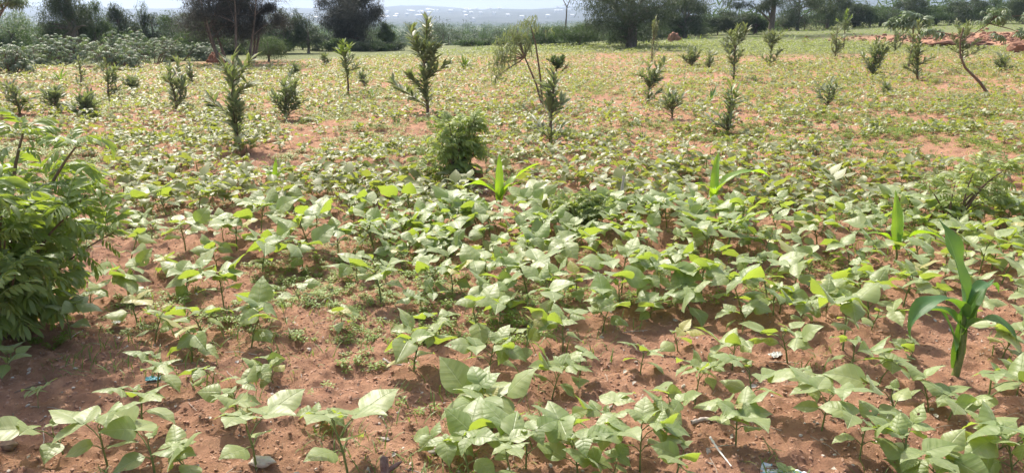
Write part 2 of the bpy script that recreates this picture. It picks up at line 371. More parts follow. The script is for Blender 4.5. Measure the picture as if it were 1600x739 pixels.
while nh < 70:
    px = r.choice([r.uniform(440, 920), r.normal(700, 40), r.normal(620, 30), r.uniform(1085, 1190)], p=[.5, .2, .15, .15])
    y = r.uniform(1500, 2600) if r.random() < .75 else r.uniform(1000, 1600)
    x = (px - 800) / FOC * (y * cos(PITCH))
    if fbm(x / 150, y / 300, 2, 91) < .42: continue
    o = bpy.data.objects.new('house', HM[int(r.choice(3, p=[.5, .35, .15]))]); scene.collection.objects.link(o)
    o.location = (x, y, float(hill_z(x, y)) + 2.0); o.rotation_euler.z = r.normal(0, .5)
    tag(o, 'tiny pale tin roofed house on the hazy hillside across the valley', 'house', 'houses on the far hillside'); nh += 1

# ------------------------------------------------------------------ trees and shrubs of the background
CL = [leaf(1, 2, .5, ([0, .5, 1], [.3, 1, .1]), .3, .5, seed=k) for k in range(2)]
def crown_geo(g, cx, cy, cz, rx, ry, rz, n, ls, r, nclump=26, m=0, hollow=.45, spread=.3, droopy=0.0, pr=0):
    """leaf faces in uneven clumps through an ellipsoid"""
    d = nrm(r.normal(size=(nclump, 3))); rad = r.uniform(hollow, 1.0, nclump) ** .8
    C = d * rad[:, None] * np.array([rx, ry, rz]) * r.uniform(.8, 1.08, (nclump, 1))
    w = r.uniform(.4, 1.6, nclump); idx = r.choice(nclump, n, p=w / w.sum())
    sz = np.array([rx, ry, rz]) * spread * r.uniform(.6, 1.25, (nclump, 1))
    P = C[idx] + np.clip(r.normal(size=(n, 3)), -1.7, 1.7) * sz[idx] * .62 + np.array([cx, cy, cz])
    P[:, 2] = np.maximum(P[:, 2], .05)
    az = r.uniform(0, 2 * pi, n); el = r.normal(-.15 - droopy, .55, n)
    T = np.clip(.5 + .28 * r.normal(size=n) * .5 + (w[idx] - 1) * .35, 0, 1)
    g.inst(CL[0], P, frames(dirs(az, el), roll=r.normal(0, .5, n)), r.uniform(.6, 1.3, n) * ls, T, m)
    return C + np.array([cx, cy, cz])
def make_tree(name, x, y, h, w, crown_from, label, cat, group=None, leafm=None, n=4500, ls=.16, stems=1, tr=.12, seed=1, clumps=34, hollow=.4, spread=.26, lean=0.0, blobs=None, fan=False):
    r = np.random.default_rng(seed); t = empty(name, (x, y, float(ground(x, y)) - .03)); tag(t, label, cat, group)
    tg = Geo(); cg = Geo(); cz = (h + crown_from) / 2; rz = (h - crown_from) / 2
    C = []
    for b in (blobs or [(lean * .5, 0, cz, w / 2, w / 2 * .85, rz, 1.0)]):
        C.append(crown_geo(cg, *b[:6], int(n * b[6]), ls, r, max(8, int(clumps * b[6])), hollow=hollow, spread=spread))
    C = np.concatenate(C)
    for s_ in range(stems):
        a0 = s_ * 2 * pi / max(stems, 1) + r.uniform(0, 1); off = .07 * stems * (stems > 1)
        base = np.array([off * cos(a0), off * sin(a0), 0]); tgt = np.array([lean * .4, 0, h * .8])
        if stems > 1: tgt = np.array([cos(a0) * w * .27, sin(a0) * w * .3, crown_from + (h - crown_from) * r.uniform(.45, .8)])
        q = np.linspace(0, 1, 9)[:, None]; P = base + (tgt - base) * q ** (1 if not fan else 1.0) + np.sin(q * 3 + a0) * np.array([.05, .05, 0]) * h * .3
        P[0] = base
        rr = tr / max(1, stems ** .5) * (1.15 - .95 * q[:, 0]); tg.add(*tube(P, rr, 7))
        for c in C[r.choice(len(C), min(len(C), 10 if stems > 1 else 18), replace=False)]:
            k = int(r.integers(2 if stems == 1 else 3, 8)); k = min(k, 8)
            if c[2] < P[k][2] - .2: k = max(1, k - 3)
            u = np.linspace(0, 1, 6)[:, None]; Q = P[k] + (c - P[k]) * u + np.array([0, 0, 1]) * np.sin(u * pi) * .08 * h * .3
            tg.add(*tube(Q, rr[k] * .5 * (1.05 - .9 * u[:, 0]), 5))
    tg.obj('trunk', M_BARK, t); cg.obj('crown', leafm or M_CROWN, t); return t
def place_px(px, py): return at(px, py)

BGT = 'trees along the far edge of the field'; BGS = 'bushes along the far edge of the field'
def bg(name, px, base, top, wpx, frm, label, cat, group, seed, depth=None, **kw):
    """a tree whose foot is seen at (px, base), its top at row top, its crown wpx wide, crown starting at row frm"""
    x, y = at(px, base)
    if depth: y, x = depth, (px - 800) / FOC * depth * cos(PITCH) * 1.0
    if 'tree' in name and 'overhanging' not in name: frm = max(frm, base - 11); kw['n'] = int(kw.get('n', 4500) * 1.4)
    h = height_to(x, y, top); w = wpx / FOC * y * 1.0; c = max(.05, height_to(x, y, frm))
    return make_tree(name, x, y, h, w, c, label, cat, group, seed=seed, **kw)
bg('wispy_tree', 372, 101, -70, 185, 74, 'large multi stemmed wispy tree spreading from a low fork, left of centre', 'tree', BGT, 3, leafm=M_FEATH, n=42000, ls=.085, stems=7, tr=.13, clumps=70, hollow=.1, spread=.22, blobs=[(0, 0, 2.9, 1.9, 1.6, 1.9, .6), (-.3, 0, 1.75, 2.0, 1.5, 1.15, .6), (.9, 0, 1.55, 1.1, 1.0, .95, .22)])
bg('round_tree', 548, 78, -34, 112, 88, 'rounded purple grey tree standing alone against the far hills', 'tree', BGT, 4, leafm=M_FEATH, n=26000, ls=.15, tr=.2, clumps=80, hollow=.1, spread=.24)
bg('slender_tree', 482, 84, 22, 58, 66, 'small dark tree on a thin trunk left of the rounded tree', 'tree', BGT, 5, n=4000, ls=.12, tr=.06)
bg('slender_tree', 445, 84, 6, 62, 60, 'dark tree close behind the right side of the wispy tree', 'tree', BGT, 6, n=4500, ls=.12, tr=.07)
bg('tall_tree', 118, 92, -60, 92, 84, 'tall dark column shaped tree overgrown by creepers at far left', 'tree', BGT, 7, n=9000, ls=.13, tr=.2, clumps=50)
bg('tall_tree', 150, 90, 0, 50, 62, 'bright leafed tree touching the tall dark column tree', 'tree', BGT, 8, leafm=M_CROWN2, n=5000, ls=.13, tr=.1)
bg('tree', 192, 84, 4, 50, 60, 'dark tree right of the creeper covered tree', 'tree', BGT, 9, n=4500, ls=.13, tr=.1)
bg('tree', 242, 84, 22, 80, 62, 'dark round topped tree between cassava and wispy tree', 'tree', BGT, 10, n=6000, ls=.13, tr=.1)
bg('sapling_pair', 228, 84, -4, 22, 40, 'thin pale shoots rising above the dark round topped tree', 'tree', BGT, 12, leafm=M_CROWN2, n=500, ls=.13, tr=.04)
bg('tree', 300, 86, 12, 100, 64, 'olive green tree behind the left side of the wispy tree', 'tree', BGT, 13, leafm=M_CROWN2, n=7000, ls=.13, tr=.1)
bg('bush', 20, 86, 20, 110, 78, 'broad grey green bush at the left edge of the photo', 'bush', BGS, 14, leafm=M_CASS, n=7000, ls=.15, tr=.07)
bg('bush', 80, 90, 28, 90, 80, 'hazy rounded bush before the tall dark column tree', 'bush', BGS, 15, leafm=M_CROWN2, n=5000, ls=.14, tr=.07)
bg('bush', 420, 97, 52, 78, 92, 'low round bush right of the wispy tree trunks', 'bush', BGS, 16, leafm=M_CROWN2, n=7000, ls=.07, tr=.04, clumps=50, spread=.3)
bg('bush', 605, 78, 36, 34, 70, 'upright green bush right of the rounded tree', 'bush', BGS, 17, leafm=M_CROWN2, n=3500, ls=.14, tr=.06)
bg('tree', 985, 76, -50, 170, 52, 'large dark spreading tree right of centre behind the field', 'tree', BGT, 18, n=15000, ls=.17, tr=.25, clumps=80, hollow=.3)
bg('tree', 1068, 60, -8, 90, 42, 'broad dark tree right of the large spreading tree', 'tree', BGT, 19, n=8000, ls=.2, tr=.2)
bg('bush', 905, 74, 34, 90, 70, 'loose green bush left of the large spreading tree', 'bush', BGS, 20, leafm=M_CROWN2, n=6000, ls=.14, tr=.06)
bg('bush', 850, 72, 38, 70, 68, 'low bush at the field edge before the valley', 'bush', BGS, 21, leafm=M_CROWN2, n=4500, ls=.14, tr=.06)
bg('bush', 970, 72, 44, 60, 70, 'small green bush at the foot of the large spreading tree', 'bush', BGS, 40, leafm=M_CROWN2, n=3500, ls=.12, tr=.05)
for k, (px, b, tp, w, m, lb) in enumerate([
    (1040, 58, 30, 70, 1, 'olive bush behind the red termite mound'), (1095, 56, 28, 70, 1, 'yellowish bush right of the termite mound'),
    (1140, 55, 16, 80, 0, 'dark thicket left of the overhanging tree trunk'), (1180, 54, 22, 60, 1, 'green bush just left of the overhanging tree trunk'),
    (1245, 48, -40, 100, 0, 'tall dark tree right of the overhanging tree trunk'), (1292, 46, -30, 80, 0, 'dark blue green tree behind the yellow topped sapling'),
    (1335, 44, 4, 60, 0, 'shaded tree behind the row of right hand saplings'), (1290, 44, 20, 50, 1, 'light green bush under the dark blue green tree'),
    (1375, 42, 10, 60, 1, 'pale bushy tree behind the feathery topped sapling'), (1420, 41, -12, 70, 0, 'dark tree right of the pale bushy tree'),
    (1462, 40, 8, 56, 1, 'rounded green tree behind the bare red patch'), (1505, 39, -6, 70, 0, 'dark tree behind the leaning tree'),
    (1550, 38, 0, 70, 1, 'grey green tree near the right edge'), (1600, 38, -8, 80, 0, 'dark tree at the right edge of the photo')]):
    bg('tree' if w > 75 or tp < 18 else 'bush', px, b, tp, w, b - 4, lb, 'tree' if w > 75 or tp < 18 else 'bush', BGT if w > 75 or tp < 18 else BGS, 50 + k, leafm=(M_CROWN, M_CROWN2)[m], n=6500, ls=.19, tr=.12)
# understory between and below the trees
r = np.random.default_rng(61)
for k in range(60):
    if k < 20: px, b, tp, w, lb = -20 + 24 * k, r.uniform(84, 89), r.uniform(36, 60), r.uniform(55, 80), 'hazy scrub bush filling the thicket behind the cassava at left'
    elif k < 29: px, b, tp, w, lb = 425 + 24 * (k - 20), r.uniform(77, 81), r.uniform(50, 66), r.uniform(34, 50), 'low scrub bush in the gap under the small dark trees'
    elif k < 41: px, b, tp, w, lb = 640 + 24 * (k - 29), r.uniform(70, 73), r.uniform(58, 66), r.uniform(26, 44), 'small scrub bush on the field edge before the valley wood'
    else: px, b, w, lb = 985 + 34 * (k - 41), None, r.uniform(50, 80), 'scrub bush in the hedge line below the right hand trees'
    if k >= 41: b = np.interp(px, [985, 1150, 1300, 1600], [66, 54, 46, 38]) - 1; tp = b - r.uniform(16, 34)
    q_ = k - (0 if k < 20 else 20 if k < 29 else 29 if k < 41 else 41)
    lb += ', ' + ['leftmost', 'second', 'third', 'fourth', 'fifth', 'sixth', 'seventh', 'eighth', 'ninth', 'tenth', 'eleventh', 'twelfth', 'thirteenth', 'fourteenth', 'fifteenth', 'sixteenth', 'seventeenth', 'eighteenth', 'nineteenth', 'twentieth'][q_] + (' from left' if q_ else '')
    bg('scrub_bush', px, b, tp, w, b + 1, lb, 'bush', 'scrub bushes closing the field edge', 300 + k, leafm=(M_CROWN2, M_CROWN)[int(r.random() < .4)], n=2200, ls=.2 if px > 960 else .15, tr=.04, clumps=22, hollow=.2, spread=.34)
# overhanging tree with a bare trunk, its crown above the frame
x, y = at(1203, 56)
make_tree('overhanging_tree', x, y, height_to(x, y, -150), 190 / FOC * y, height_to(x, y, -4), 'tree with a bare straight trunk whose crown hangs over the top edge', 'tree', seed=23, leafm=M_CROWN, n=9000, ls=.24, tr=.17, clumps=40,
    blobs=[(0, 0, height_to(x, y, -70), 95 / FOC * y, 3, 65 / FOC * y, .7), (-2.6, 0, height_to(x, y, 0), 42 / FOC * y, 1.4, 17 / FOC * y, .16), (-.8, 0, height_to(x, y, 4), 34 / FOC * y, 1.2, 16 / FOC * y, .13), (3.2, 0, height_to(x, y, 2), 44 / FOC * y, 1.4, 18 / FOC * y, .16)])
x, y = at(-25, 130)
make_tree('overhanging_tree', x, y, height_to(x, y, -120), 130 / FOC * y, height_to(x, y, 8), 'tree at the left edge with twigs hanging into the top corner', 'tree', seed=24, leafm=M_CASS, n=5000, ls=.12, tr=.1,
    blobs=[(0, 0, height_to(x, y, -50), 60 / FOC * y, 1, 50 / FOC * y, .7), (60 / FOC * y, 0, height_to(x, y, -6), 40 / FOC * y, .4, 16 / FOC * y, .3)])
# young tree bare against the sky at x 880
x, y = at(882, 70)
t = empty('bare_young_tree', (x, y, float(ground(x, y)))); tag(t, 'thin bare forked young tree standing against the hills', 'tree')
g = Geo(); h = height_to(x, y, 12)
g.add(*tube([(0, 0, 0), (.05, 0, h * .5), (.1, 0, h)], [.06, .045, .03])); g.add(*tube([(.1, 0, h), (-.3, 0, h + .7)], [.03, .01])); g.add(*tube([(.1, 0, h), (.45, 0, h + .9)], [.03, .01]))
g.obj('trunk', M_BARK, t)

# cassava shrubs at the left margin: stems carrying umbrellas of hand shaped leaves
LOBE = leaf(3, 2, .21, ELLIP, .25, .9)
def palm_leaf(r, n=7):
    g = Geo(); az = np.linspace(-2.1, 2.1, n); g.inst(LOBE, np.zeros((n, 3)), frames(dirs(az, np.full(n, -.1))), 1 - .12 * np.abs(az)); return np.concatenate(g.V), np.concatenate(g.F), np.concatenate(g.UV)
PALM = palm_leaf(rng)
def cassava(px, base, top, wpx, label, seed):
    r = np.random.default_rng(seed); x, y = at(px, base); h = height_to(x, y, top); w = wpx / FOC * y / 2
    t = empty('cassava_shrub', (x, y, float(ground(x, y)) - .02)); tag(t, label, 'shrub', 'cassava shrubs at the left margin')
    sg = Geo(); cg = Geo(); P = []; D = []
    for s_ in range(9):
        tip = np.array([r.uniform(-w, w) * .8, r.uniform(-w, w) * .6, h * r.uniform(.6, .95)])
        b = np.array([tip[0] * .3, tip[1] * .3, 0]); q = np.linspace(0, 1, 6)[:, None]
        S = b + (tip - b) * q; sg.add(*tube(S, .018 * (1.2 - .7 * q[:, 0]), 5))
        for k in range(26):
            a = r.uniform(0, 6.28); e = r.uniform(-.1, .9); ln = r.uniform(.12, .3); s0 = S[5] - np.array([0, 0, r.uniform(0, .9) * h * .7])
            e0 = s0 + dirs(a, e) * ln; sg.add(*tube([s0, e0], .004, 3)); P.append(e0); D.append(dirs(a, -.25 + r.normal(0, .15)))
    n = len(P); cg.inst(PALM, np.array(P), frames(np.array(D), roll=r.normal(0, .25, n)), r.uniform(.11, .19, n), np.clip(r.normal(.5, .25, n), 0, 1))
    sg.obj('stem', M_WOODY, t); cg.obj('foliage', M_CASS, t)
for k, (px, b, tp, w, lb) in enumerate([
    (55, 104, 62, 90, 'cassava shrub low at the left edge behind the saplings'), (100, 100, 50, 80, 'cassava shrub before the tall dark tree'),
    (160, 104, 60, 76, 'cassava shrub beside the thin leafy saplings'), (205, 98, 44, 84, 'tall cassava shrub with pale upper leaves'),
    (240, 100, 56, 80, 'cassava shrub right of the tall pale leaved one'), (278, 96, 66, 70, 'cassava shrub nearest the wispy tree'),
    (315, 95, 70, 50, 'small cassava shrub left of the red earth heap'), (185, 110, 70, 70, 'low cassava shrub nearest the field'), (15, 118, 70, 70, 'shaded cassava shrub at the very left edge')]):
    cassava(px, b, tp, w, lb, 70 + k)

# valley wood: individual trees nearest, the rest one mass
r = np.random.default_rng(31)
def tree_var(seed, lm):
    rr = np.random.default_rng(seed); tg = Geo(); cg = Geo(); C = crown_geo(cg, 0, 0, 3.2, 2.3, 2.3, 2.3, 1700, .34, rr, 22, spread=.3)
    tg.add(*tube([(0, 0, -.5), (.1, 0, 1.5), (0, .1, 4)], [.2, .15, .05]))
    for c in C[:7]: tg.add(*tube([(.05, 0, 1.6), tuple(c)], [.08, .02], 4))
    return tg.mesh('trunk', M_BARK), cg.mesh('crown', lm)
TV = [tree_var(200 + k, [M_CROWN, M_CROWN2, M_CROWN2, M_CROWN][k]) for k in range(4)]
spots = []
for _ in range(4000):
    y = r.uniform(56, 170); px = r.uniform(380, 1120); x = (px - 800) / FOC * y
    if y < 56 + 50 * float(sst(2, 30, x)): continue
    if all((x - a) ** 2 + (y - b) ** 2 > (2.6 + y * .02) ** 2 for a, b in spots): spots.append((x, y))
    if len(spots) >= 150: break
for x, y in spots:
    v = int(r.integers(4)); z_ = float(terrain(x, y)); s_ = max(.35, (CAMH - (r.uniform(36, 60) - HOR - 6 * (y < 80)) / FOC * y - z_) / 5.6)
    t = empty('valley_tree', (x, y, float(terrain(x, y))), r.uniform(0, 6)); t.scale = (s_, s_, s_ * r.uniform(.85, 1.15))
    tag(t, 'hazy green tree in the wood below the field edge', 'tree', 'trees of the wood below the field edge')
    for nm, me in zip(('trunk', 'crown'), TV[v]):
        o = bpy.data.objects.new(nm, me); scene.collection.objects.link(o); o.parent = t
g = Geo(); nT = 3200
yy = 130 + 900 * r.random(nT) ** 1.3; xx = r.uniform(-.75, .75, nT) * yy
for x, y in zip(xx, yy):
    d = nrm(r.normal(size=(46, 3))); P = d * np.array([3.4, 3.4, 2.9]) * r.uniform(.8, 1.3) * r.uniform(.7, 1, (46, 1)) + np.array([x, y, float(terrain(x, y)) + 2.6 + r.uniform(-.8, 1.6)])
    g.inst(CL[0], P, frames(dirs(r.uniform(0, 6.28, 46), r.normal(0, .6, 46)), roll=r.normal(0, .6, 46)), r.uniform(1.3, 2.6, 46), np.clip(r.normal(.4, .15) + r.normal(0, .1, 46), 0, 1))
tag(g.obj('far_wood', M_CROWN2), 'far off wood filling the valley below the hills', 'wood', kind='stuff')

# ------------------------------------------------------------------ red earth heaps
def heap(px, base, top, wpx, label, name='termite_mound', seed=1, cat='mound'):
    x, y = at(px, base); h = height_to(x, y, top); w = wpx / FOC * y / 2; rr = np.random.default_rng(seed)
    V, F, U = rock(16, seed, .22); V = V * (1 + .22 * (fbm(V[:, 0] * 4 + 20, V[:, 2] * 4 + V[:, 1] * 3 + 20, 3, seed) - .5) * 2)[:, None] * np.array([w, w * .8, h * .95]); V[:, 2] += 0
    V[:, 2] += .12 * h * (vnoise(V[:, 0] * 6 / w + 40, V[:, 1] * 6 / w, seed) - .5) * 2
    g = Geo(); g.add(V, F, U, .5)
    for _ in range(5):
        A, B, C = rock(5, int(rr.integers(99)), .3); a = rr.uniform(0, 6.28)
        g.add(A * h * rr.uniform(.25, .5) * np.array([.8, .8, 1.2]) + np.array([cos(a) * w * .5, sin(a) * w * .4, h * rr.uniform(.3, .8)]), B, C)
    o = g.obj(name, M_TERM, loc=(x, y, float(ground(x, y)))); tag(o, label, cat); return o
heap(1054, 66, 53, 20, 'small crumbly red termite mound left of the yellowish bush', seed=2)
heap(1215, 47, 34, 32, 'reddish earth heap at the foot of the dark trees', 'earth_heap', 3, 'earth heap')
heap(338, 98, 86, 26, 'red earth heap beside the wispy tree trunks', 'earth_heap', 4, 'earth heap')
heap(1612, 84, 62, 70, 'pale red soil pile at the right edge', 'earth_heap', 5, 'earth heap')
heap(1500, 73, 62, 90, 'long low heap of red soil behind the leaning tree', 'earth_heap', 6, 'earth heap')
heap(742, 281, 262, 30, 'dark reddish soil lump at the foot of the round bush', 'earth_clump', 7, 'earth clump')

# ------------------------------------------------------------------ orchard saplings
SL = leaf(3, 2, .27, LANCE, .3, .2, seed=1); SLd = leaf(3, 2, .3, ELLIP, .3, .9, seed=2)
SG = 'orchard saplings scattered through the bean field'
def sapling(px, base, top, wpx, label, seed, dens=1.0, lm=None, lean=0.0, bare=0.04, branches=None, tpl=None, ls=None, topm=None, spreadup=.75, group=SG, name='orchard_sapling'):
    r = np.random.default_rng(seed); x, y = at(px, base); h = height_to(x, y, top); w = wpx / FOC * y / 2
    t = empty(name, (x, y, float(ground(x, y)) - .02)); tag(t, label, 'sapling', group)
    sg = Geo(); fg = Geo(); tip = np.array([lean * w * 2, 0, h]); q = np.linspace(0, 1, 12)[:, None]
    S = tip * q + np.sin(q * 5 + seed) * np.array([.02, .02, 0]) * h; S[0] = 0
    shoots = [(S, bare, 1.0, .013 + .008 * h)]
    nb = branches if branches is not None else int(5 + 9 * w / max(h, .3) * 2)
    for k in range(nb):
        f = r.uniform(max(.08, bare), .8); i = int(f * 11); a = r.uniform(0, 6.28)
        L_ = (w * r.uniform(.7, 1.7)) * (1.2 - .5 * f); L_ = max(L_, .1)
        d = nrm(np.array([cos(a), sin(a), spreadup + r.normal(0, .25)])); B = curve(S[i], d, L_ * 1.25, 6, .45, r, up=.5)
        shoots.append((B, .1, .8, .008))
    lsz = ls or (.135 + .03 * min(h, 1.4))
    P = []; D = []; T = []
    for B, b0, f, rad in shoots:
        n = len(B); sg.add(*tube(B, rad * (1.15 - .85 * np.linspace(0, 1, n)), 5))
        ln = np.sum(np.linalg.norm(np.diff(B, axis=0), axis=1)); m = int(ln * 60 * dens) + 6
        u = b0 + (1 - b0) * (np.arange(m) + r.random(m)) / m; ii = u * (n - 1); i0 = np.minimum(ii.astype(int), n - 2)
        p = B[i0] + (B[i0 + 1] - B[i0]) * (ii - i0)[:, None]; ax = nrm(B[i0 + 1] - B[i0])
        a = r.uniform(0, 6.28, m); side = dirs(a, np.zeros(m)); mix = r.uniform(.5, 1.5, m)[:, None] * (1 + .7 * u[:, None] ** 3)
        P.append(p); D.append(nrm(side + ax * mix)); T.append(np.clip(.35 + .4 * u ** 2 + r.normal(0, .15, m), 0, 1))
    P = np.concatenate(P); D = np.concatenate(D); T = np.concatenate(T); n = len(P)
    Rm = frames(D, roll=r.normal(0, .3, n)); sc = r.uniform(.65, 1.2, n) * lsz; keep = P[:, 2] > .02
    if topm is not None:
        up = P[:, 2] > h * .75; fg.inst(tpl or SL, P[keep & ~up], Rm[keep & ~up], sc[keep & ~up], T[keep & ~up], 0); fg.inst(tpl or SL, P[up], Rm[up], sc[up], T[up], 1)
    else: fg.inst(tpl or SL, P[keep], Rm[keep], sc[keep], T[keep])
    sg.obj('stem', M_WOODY, t); fg.obj('foliage', [lm or M_SAP] + ([topm] if topm is not None else []), t); return t
SAP = [
 (30, 182, 128, 30, 'thin grey sapling at the left edge of the field', 1, .7, {}),
 (92, 180, 137, 26, 'short dark sapling second from the left edge', 2, 1.1, {}),
 (138, 184, 158, 30, 'lowest bushy sapling, left of centre foreground bush', 3, 1.2, {}),
 (172, 158, 98, 22, 'slim sapling with a bushy foot near cassava shrubs', 4, .9, {}),
 (128, 137, 88, 14, 'very thin sapling before the cassava shrubs', 5, .5, {}),
 (208, 146, 124, 18, 'tiny dark sapling between two taller ones', 6, .9, {}),
 (274, 172, 106, 38, 'open sapling with tiered leaves left of the tallest left one', 7, 1.0, {}),
 (300, 132, 95, 12, 'thin sapling in the back row before the wispy tree', 8, .7, {}),
 (373, 236, 92, 58, 'tall bushy sapling with leafy foot, largest on the left', 9, 1.25, dict(topm=None)),
 (448, 188, 130, 42, 'squat V shaped sapling right of the tall bushy one', 10, 1.3, {}),
 (461, 124, 101, 12, 'small brownish sapling in the middle distance', 11, .8, {}),
 (508, 104, 86, 12, 'tiny sapling near the slender dark trees', 12, .8, {}),
 (543, 150, 66, 30, 'slender sapling with a bare lower stem and pale top', 13, .9, dict(bare=.3, topm=M_SAPY)),
 (569, 139, 106, 14, 'sparse brown sapling beside the pale topped one', 14, .5, {}),
 (668, 180, 28, 56, 'tallest dense sapling near the centre of the field', 15, 1.55, dict(branches=13)),
 (862, 232, 112, 44, 'leggy sapling with long bare shoots and a leafy foot', 16, .9, {}),
 (870, 113, 93, 20, 'little round green sapling behind the leggy one', 17, 1.3, dict(lm=M_CROWN2)),
 (1012, 162, 98, 40, 'open sapling below the broom like shrub', 18, 1.0, {}),
 (1078, 106, 86, 24, 'small greyish sapling in the right middle distance', 19, 1.2, {}),
 (1108, 110, 80, 14, 'thin sapling just left of the tall narrow one', 20, .8, {}),
 (1146, 127, 42, 34, 'tall narrow dark sapling right of centre', 21, 1.5, {}),
 (1137, 207, 130, 36, 'sparse sapling with bright young leaves at its foot', 22, .6, dict(topm=M_SAPY)),
 (1203, 105, 50, 24, 'dense narrow sapling under the overhanging tree trunk', 23, 1.3, {}),
 (1293, 168, 128, 34, 'faint sparse sapling half hidden among beans', 24, .55, {}),
 (1304, 94, 44, 22, 'dull leaved sapling beside the yellow topped one', 25, 1.0, {}),
 (1317, 78, 18, 18, 'thin sapling with a yellow tuft at its top', 26, .9, dict(bare=.5, topm=M_SAPY)),
 (1364, 120, 64, 34, 'wide V shaped sapling of many upright shoots', 27, 1.5, dict(spreadup=1.5)),
 (1398, 84, 46, 22, 'dark sapling at the back beside the feathery topped one', 28, 1.0, {}),
 (1434, 127, 36, 30, 'tall sapling leaning left with a bushy foot', 29, 1.5, dict(lean=-.35)),
 (1565, 113, 90, 20, 'small sapling near the right edge', 30, .9, {}),
 (1050, 186, 150, 26, 'faint grey sapling among beans right of centre', 31, .6, {}),
 (1385, 150, 132, 10, 'stub of a sapling between the bushy ones', 32, .6, {}),
]
for px, b, tp, w, lb, sd, dn, kw in SAP: sapling(px, b, tp, w, lb, sd, dn, **kw)
sapling(1019, 100, 32, 34, 'broom like shrub of thin upright green shoots', 41, 1.0, lm=M_SAP, branches=14, spreadup=2.4, ls=.09, group=None, name='broom_shrub', bare=.05)
# leggy shoots with a grey leafy crown
x, y = at(862, 225); t = empty('grey_leaved_tree', (x + .05, y + 4.2, float(ground(x, y + 4)))); tag(t, 'grey leaved young tree leaning left behind the leggy sapling', 'tree')
yy0 = y + 4.2; sg = Geo(); cg = Geo(); r = np.random.default_rng(8)
h = height_to(x, yy0, 40); k_ = yy0 / FOC
S = np.array([(.0, 0, 0), (-.12, 0, h * .3), (-28 * k_, 0, h * .62), (-40 * k_, 0, h * .95)]); sg.add(*tube(S, [.022, .018, .013, .007]))
S2 = np.array([(0, 0, 0), (-.05, 0, h * .4), (-12 * k_, 0, h * .8), (-20 * k_, 0, h * 1.02)]); sg.add(*tube(S2, [.022, .018, .014, .006]))
for c, n in (((-48 * k_, 0, h * .72, 34 * k_, .3, .36), 620), ((-26 * k_, 0, h * .98, 34 * k_, .3, .26), 430), ((-70 * k_, 0, h * .5, 14 * k_, .2, .3), 150)):
    C = crown_geo(cg, *c, n, .10, r, 20, spread=.3, droopy=.5)
    for q in C[:8]: sg.add(*tube([S[2], q], [.008, .003], 4))
sg.obj('trunk', M_WOODY, t); cg.obj('crown', M_SAP, t)

# leaning tree at the right with tufts of big hand-shaped leaves
def tuft(g, sg, c, n, rad, ls, r, tpl=None, down=.4):
    a = r.uniform(0, 6.28, n); e = r.uniform(-.6, .9, n); P = np.array(c) + dirs(a, e) * rad * r.uniform(.4, 1, n)[:, None]
    for p in P[::2]: sg.add(*tube([c, p], .004, 3))
    g.inst(tpl or PALM, P, frames(dirs(a, np.full(n, -down) + r.normal(0, .45, n)), roll=r.normal(0, .6, n)), r.uniform(.6, 1.25, n) * ls, np.clip(r.normal(.55, .25, n), 0, 1))
x, y = at(1550, 152); k_ = y / FOC; r = np.random.default_rng(77)
t = empty('leaning_tree', (x, y, float(ground(x, y)) - .03)); tag(t, 'thin leaning tree bent left with drooping leaf tufts at right', 'tree')
def pz(py): return height_to(x, y, py)
sg = Geo(); cg = Geo()
sg.add(*tube([(0, 0, 0), (-22 * k_, 0, pz(126)), (-48 * k_, 0, pz(103)), (-58 * k_, 0, pz(85)), (-62 * k_, 0, pz(62)), (-60 * k_, 0, pz(40))], [.03, .028, .022, .018, .014, .012], 7))
sg.add(*tube([(-62 * k_, 0, pz(62)), (-40 * k_, 0, pz(48)), (-22 * k_, 0, pz(34)), (-14 * k_, 0, pz(22))], [.012, .011, .009, .007]))
sg.add(*tube([(-62 * k_, 0, pz(56)), (-90 * k_, 0, pz(48)), (-112 * k_, 0, pz(44))], [.01, .009, .006]))
sg.add(*tube([(-22 * k_, 0, pz(34)), (10 * k_, 0, pz(42)), (32 * k_, 0, pz(50))], [.009, .007, .004]))
for c, n, rd, l in (((-14 * k_, 0, pz(24)), 46, .26, .16), ((-112 * k_, 0, pz(46)), 14, .12, .14), ((-5 * k_, 0, pz(52)), 10, .1, .13), ((34 * k_, 0, pz(50)), 14, .14, .15), ((42 * k_, 0, pz(20)), 18, .2, .17)):
    tuft(cg, sg, np.array(c), n, rd, l, r)
sg.add(*tube([(-14 * k_, 0, pz(24)), (20 * k_, 0, pz(22)), (42 * k_, 0, pz(20))], .006))
sg.obj('trunk', M_WOODY, t); cg.obj('crown', M_CASS, t)
sapling(1501, 104, 36, 30, 'dark sapling standing right behind the leaning tree', 33, 1.4)
# feathery-topped young tree behind the left-leaning sapling
x, y = at(1418, 112); t = empty('feathery_tree', (x, y, float(ground(x, y)))); tag(t, 'young tree with a mop of drooping silvery leaves behind leaning sapling', 'tree')
sg = Geo(); cg = Geo(); h = height_to(x, y, 30); k_ = y / FOC
sg.add(*tube([(0, 0, 0), (.05, 0, h * .5), (-.02, 0, h)], [.03, .024, .014]))
for c, n, rd in (((-6 * k_, 0, h), 40, .3), ((-22 * k_, 0, h - .1), 26, .22), ((12 * k_, 0, h - .05), 26, .2), ((-34 * k_, .1, h - .05), 10, .12), ((40 * k_, 0, h - .35), 10, .1)):
    sg.add(*tube([(0, 0, h * .85), c], [.012, .006], 4)); tuft(cg, sg, np.array(c), n, rd, .24, r)
sg.obj('trunk', M_WOODY, t); cg.obj('crown', M_CASS, t)

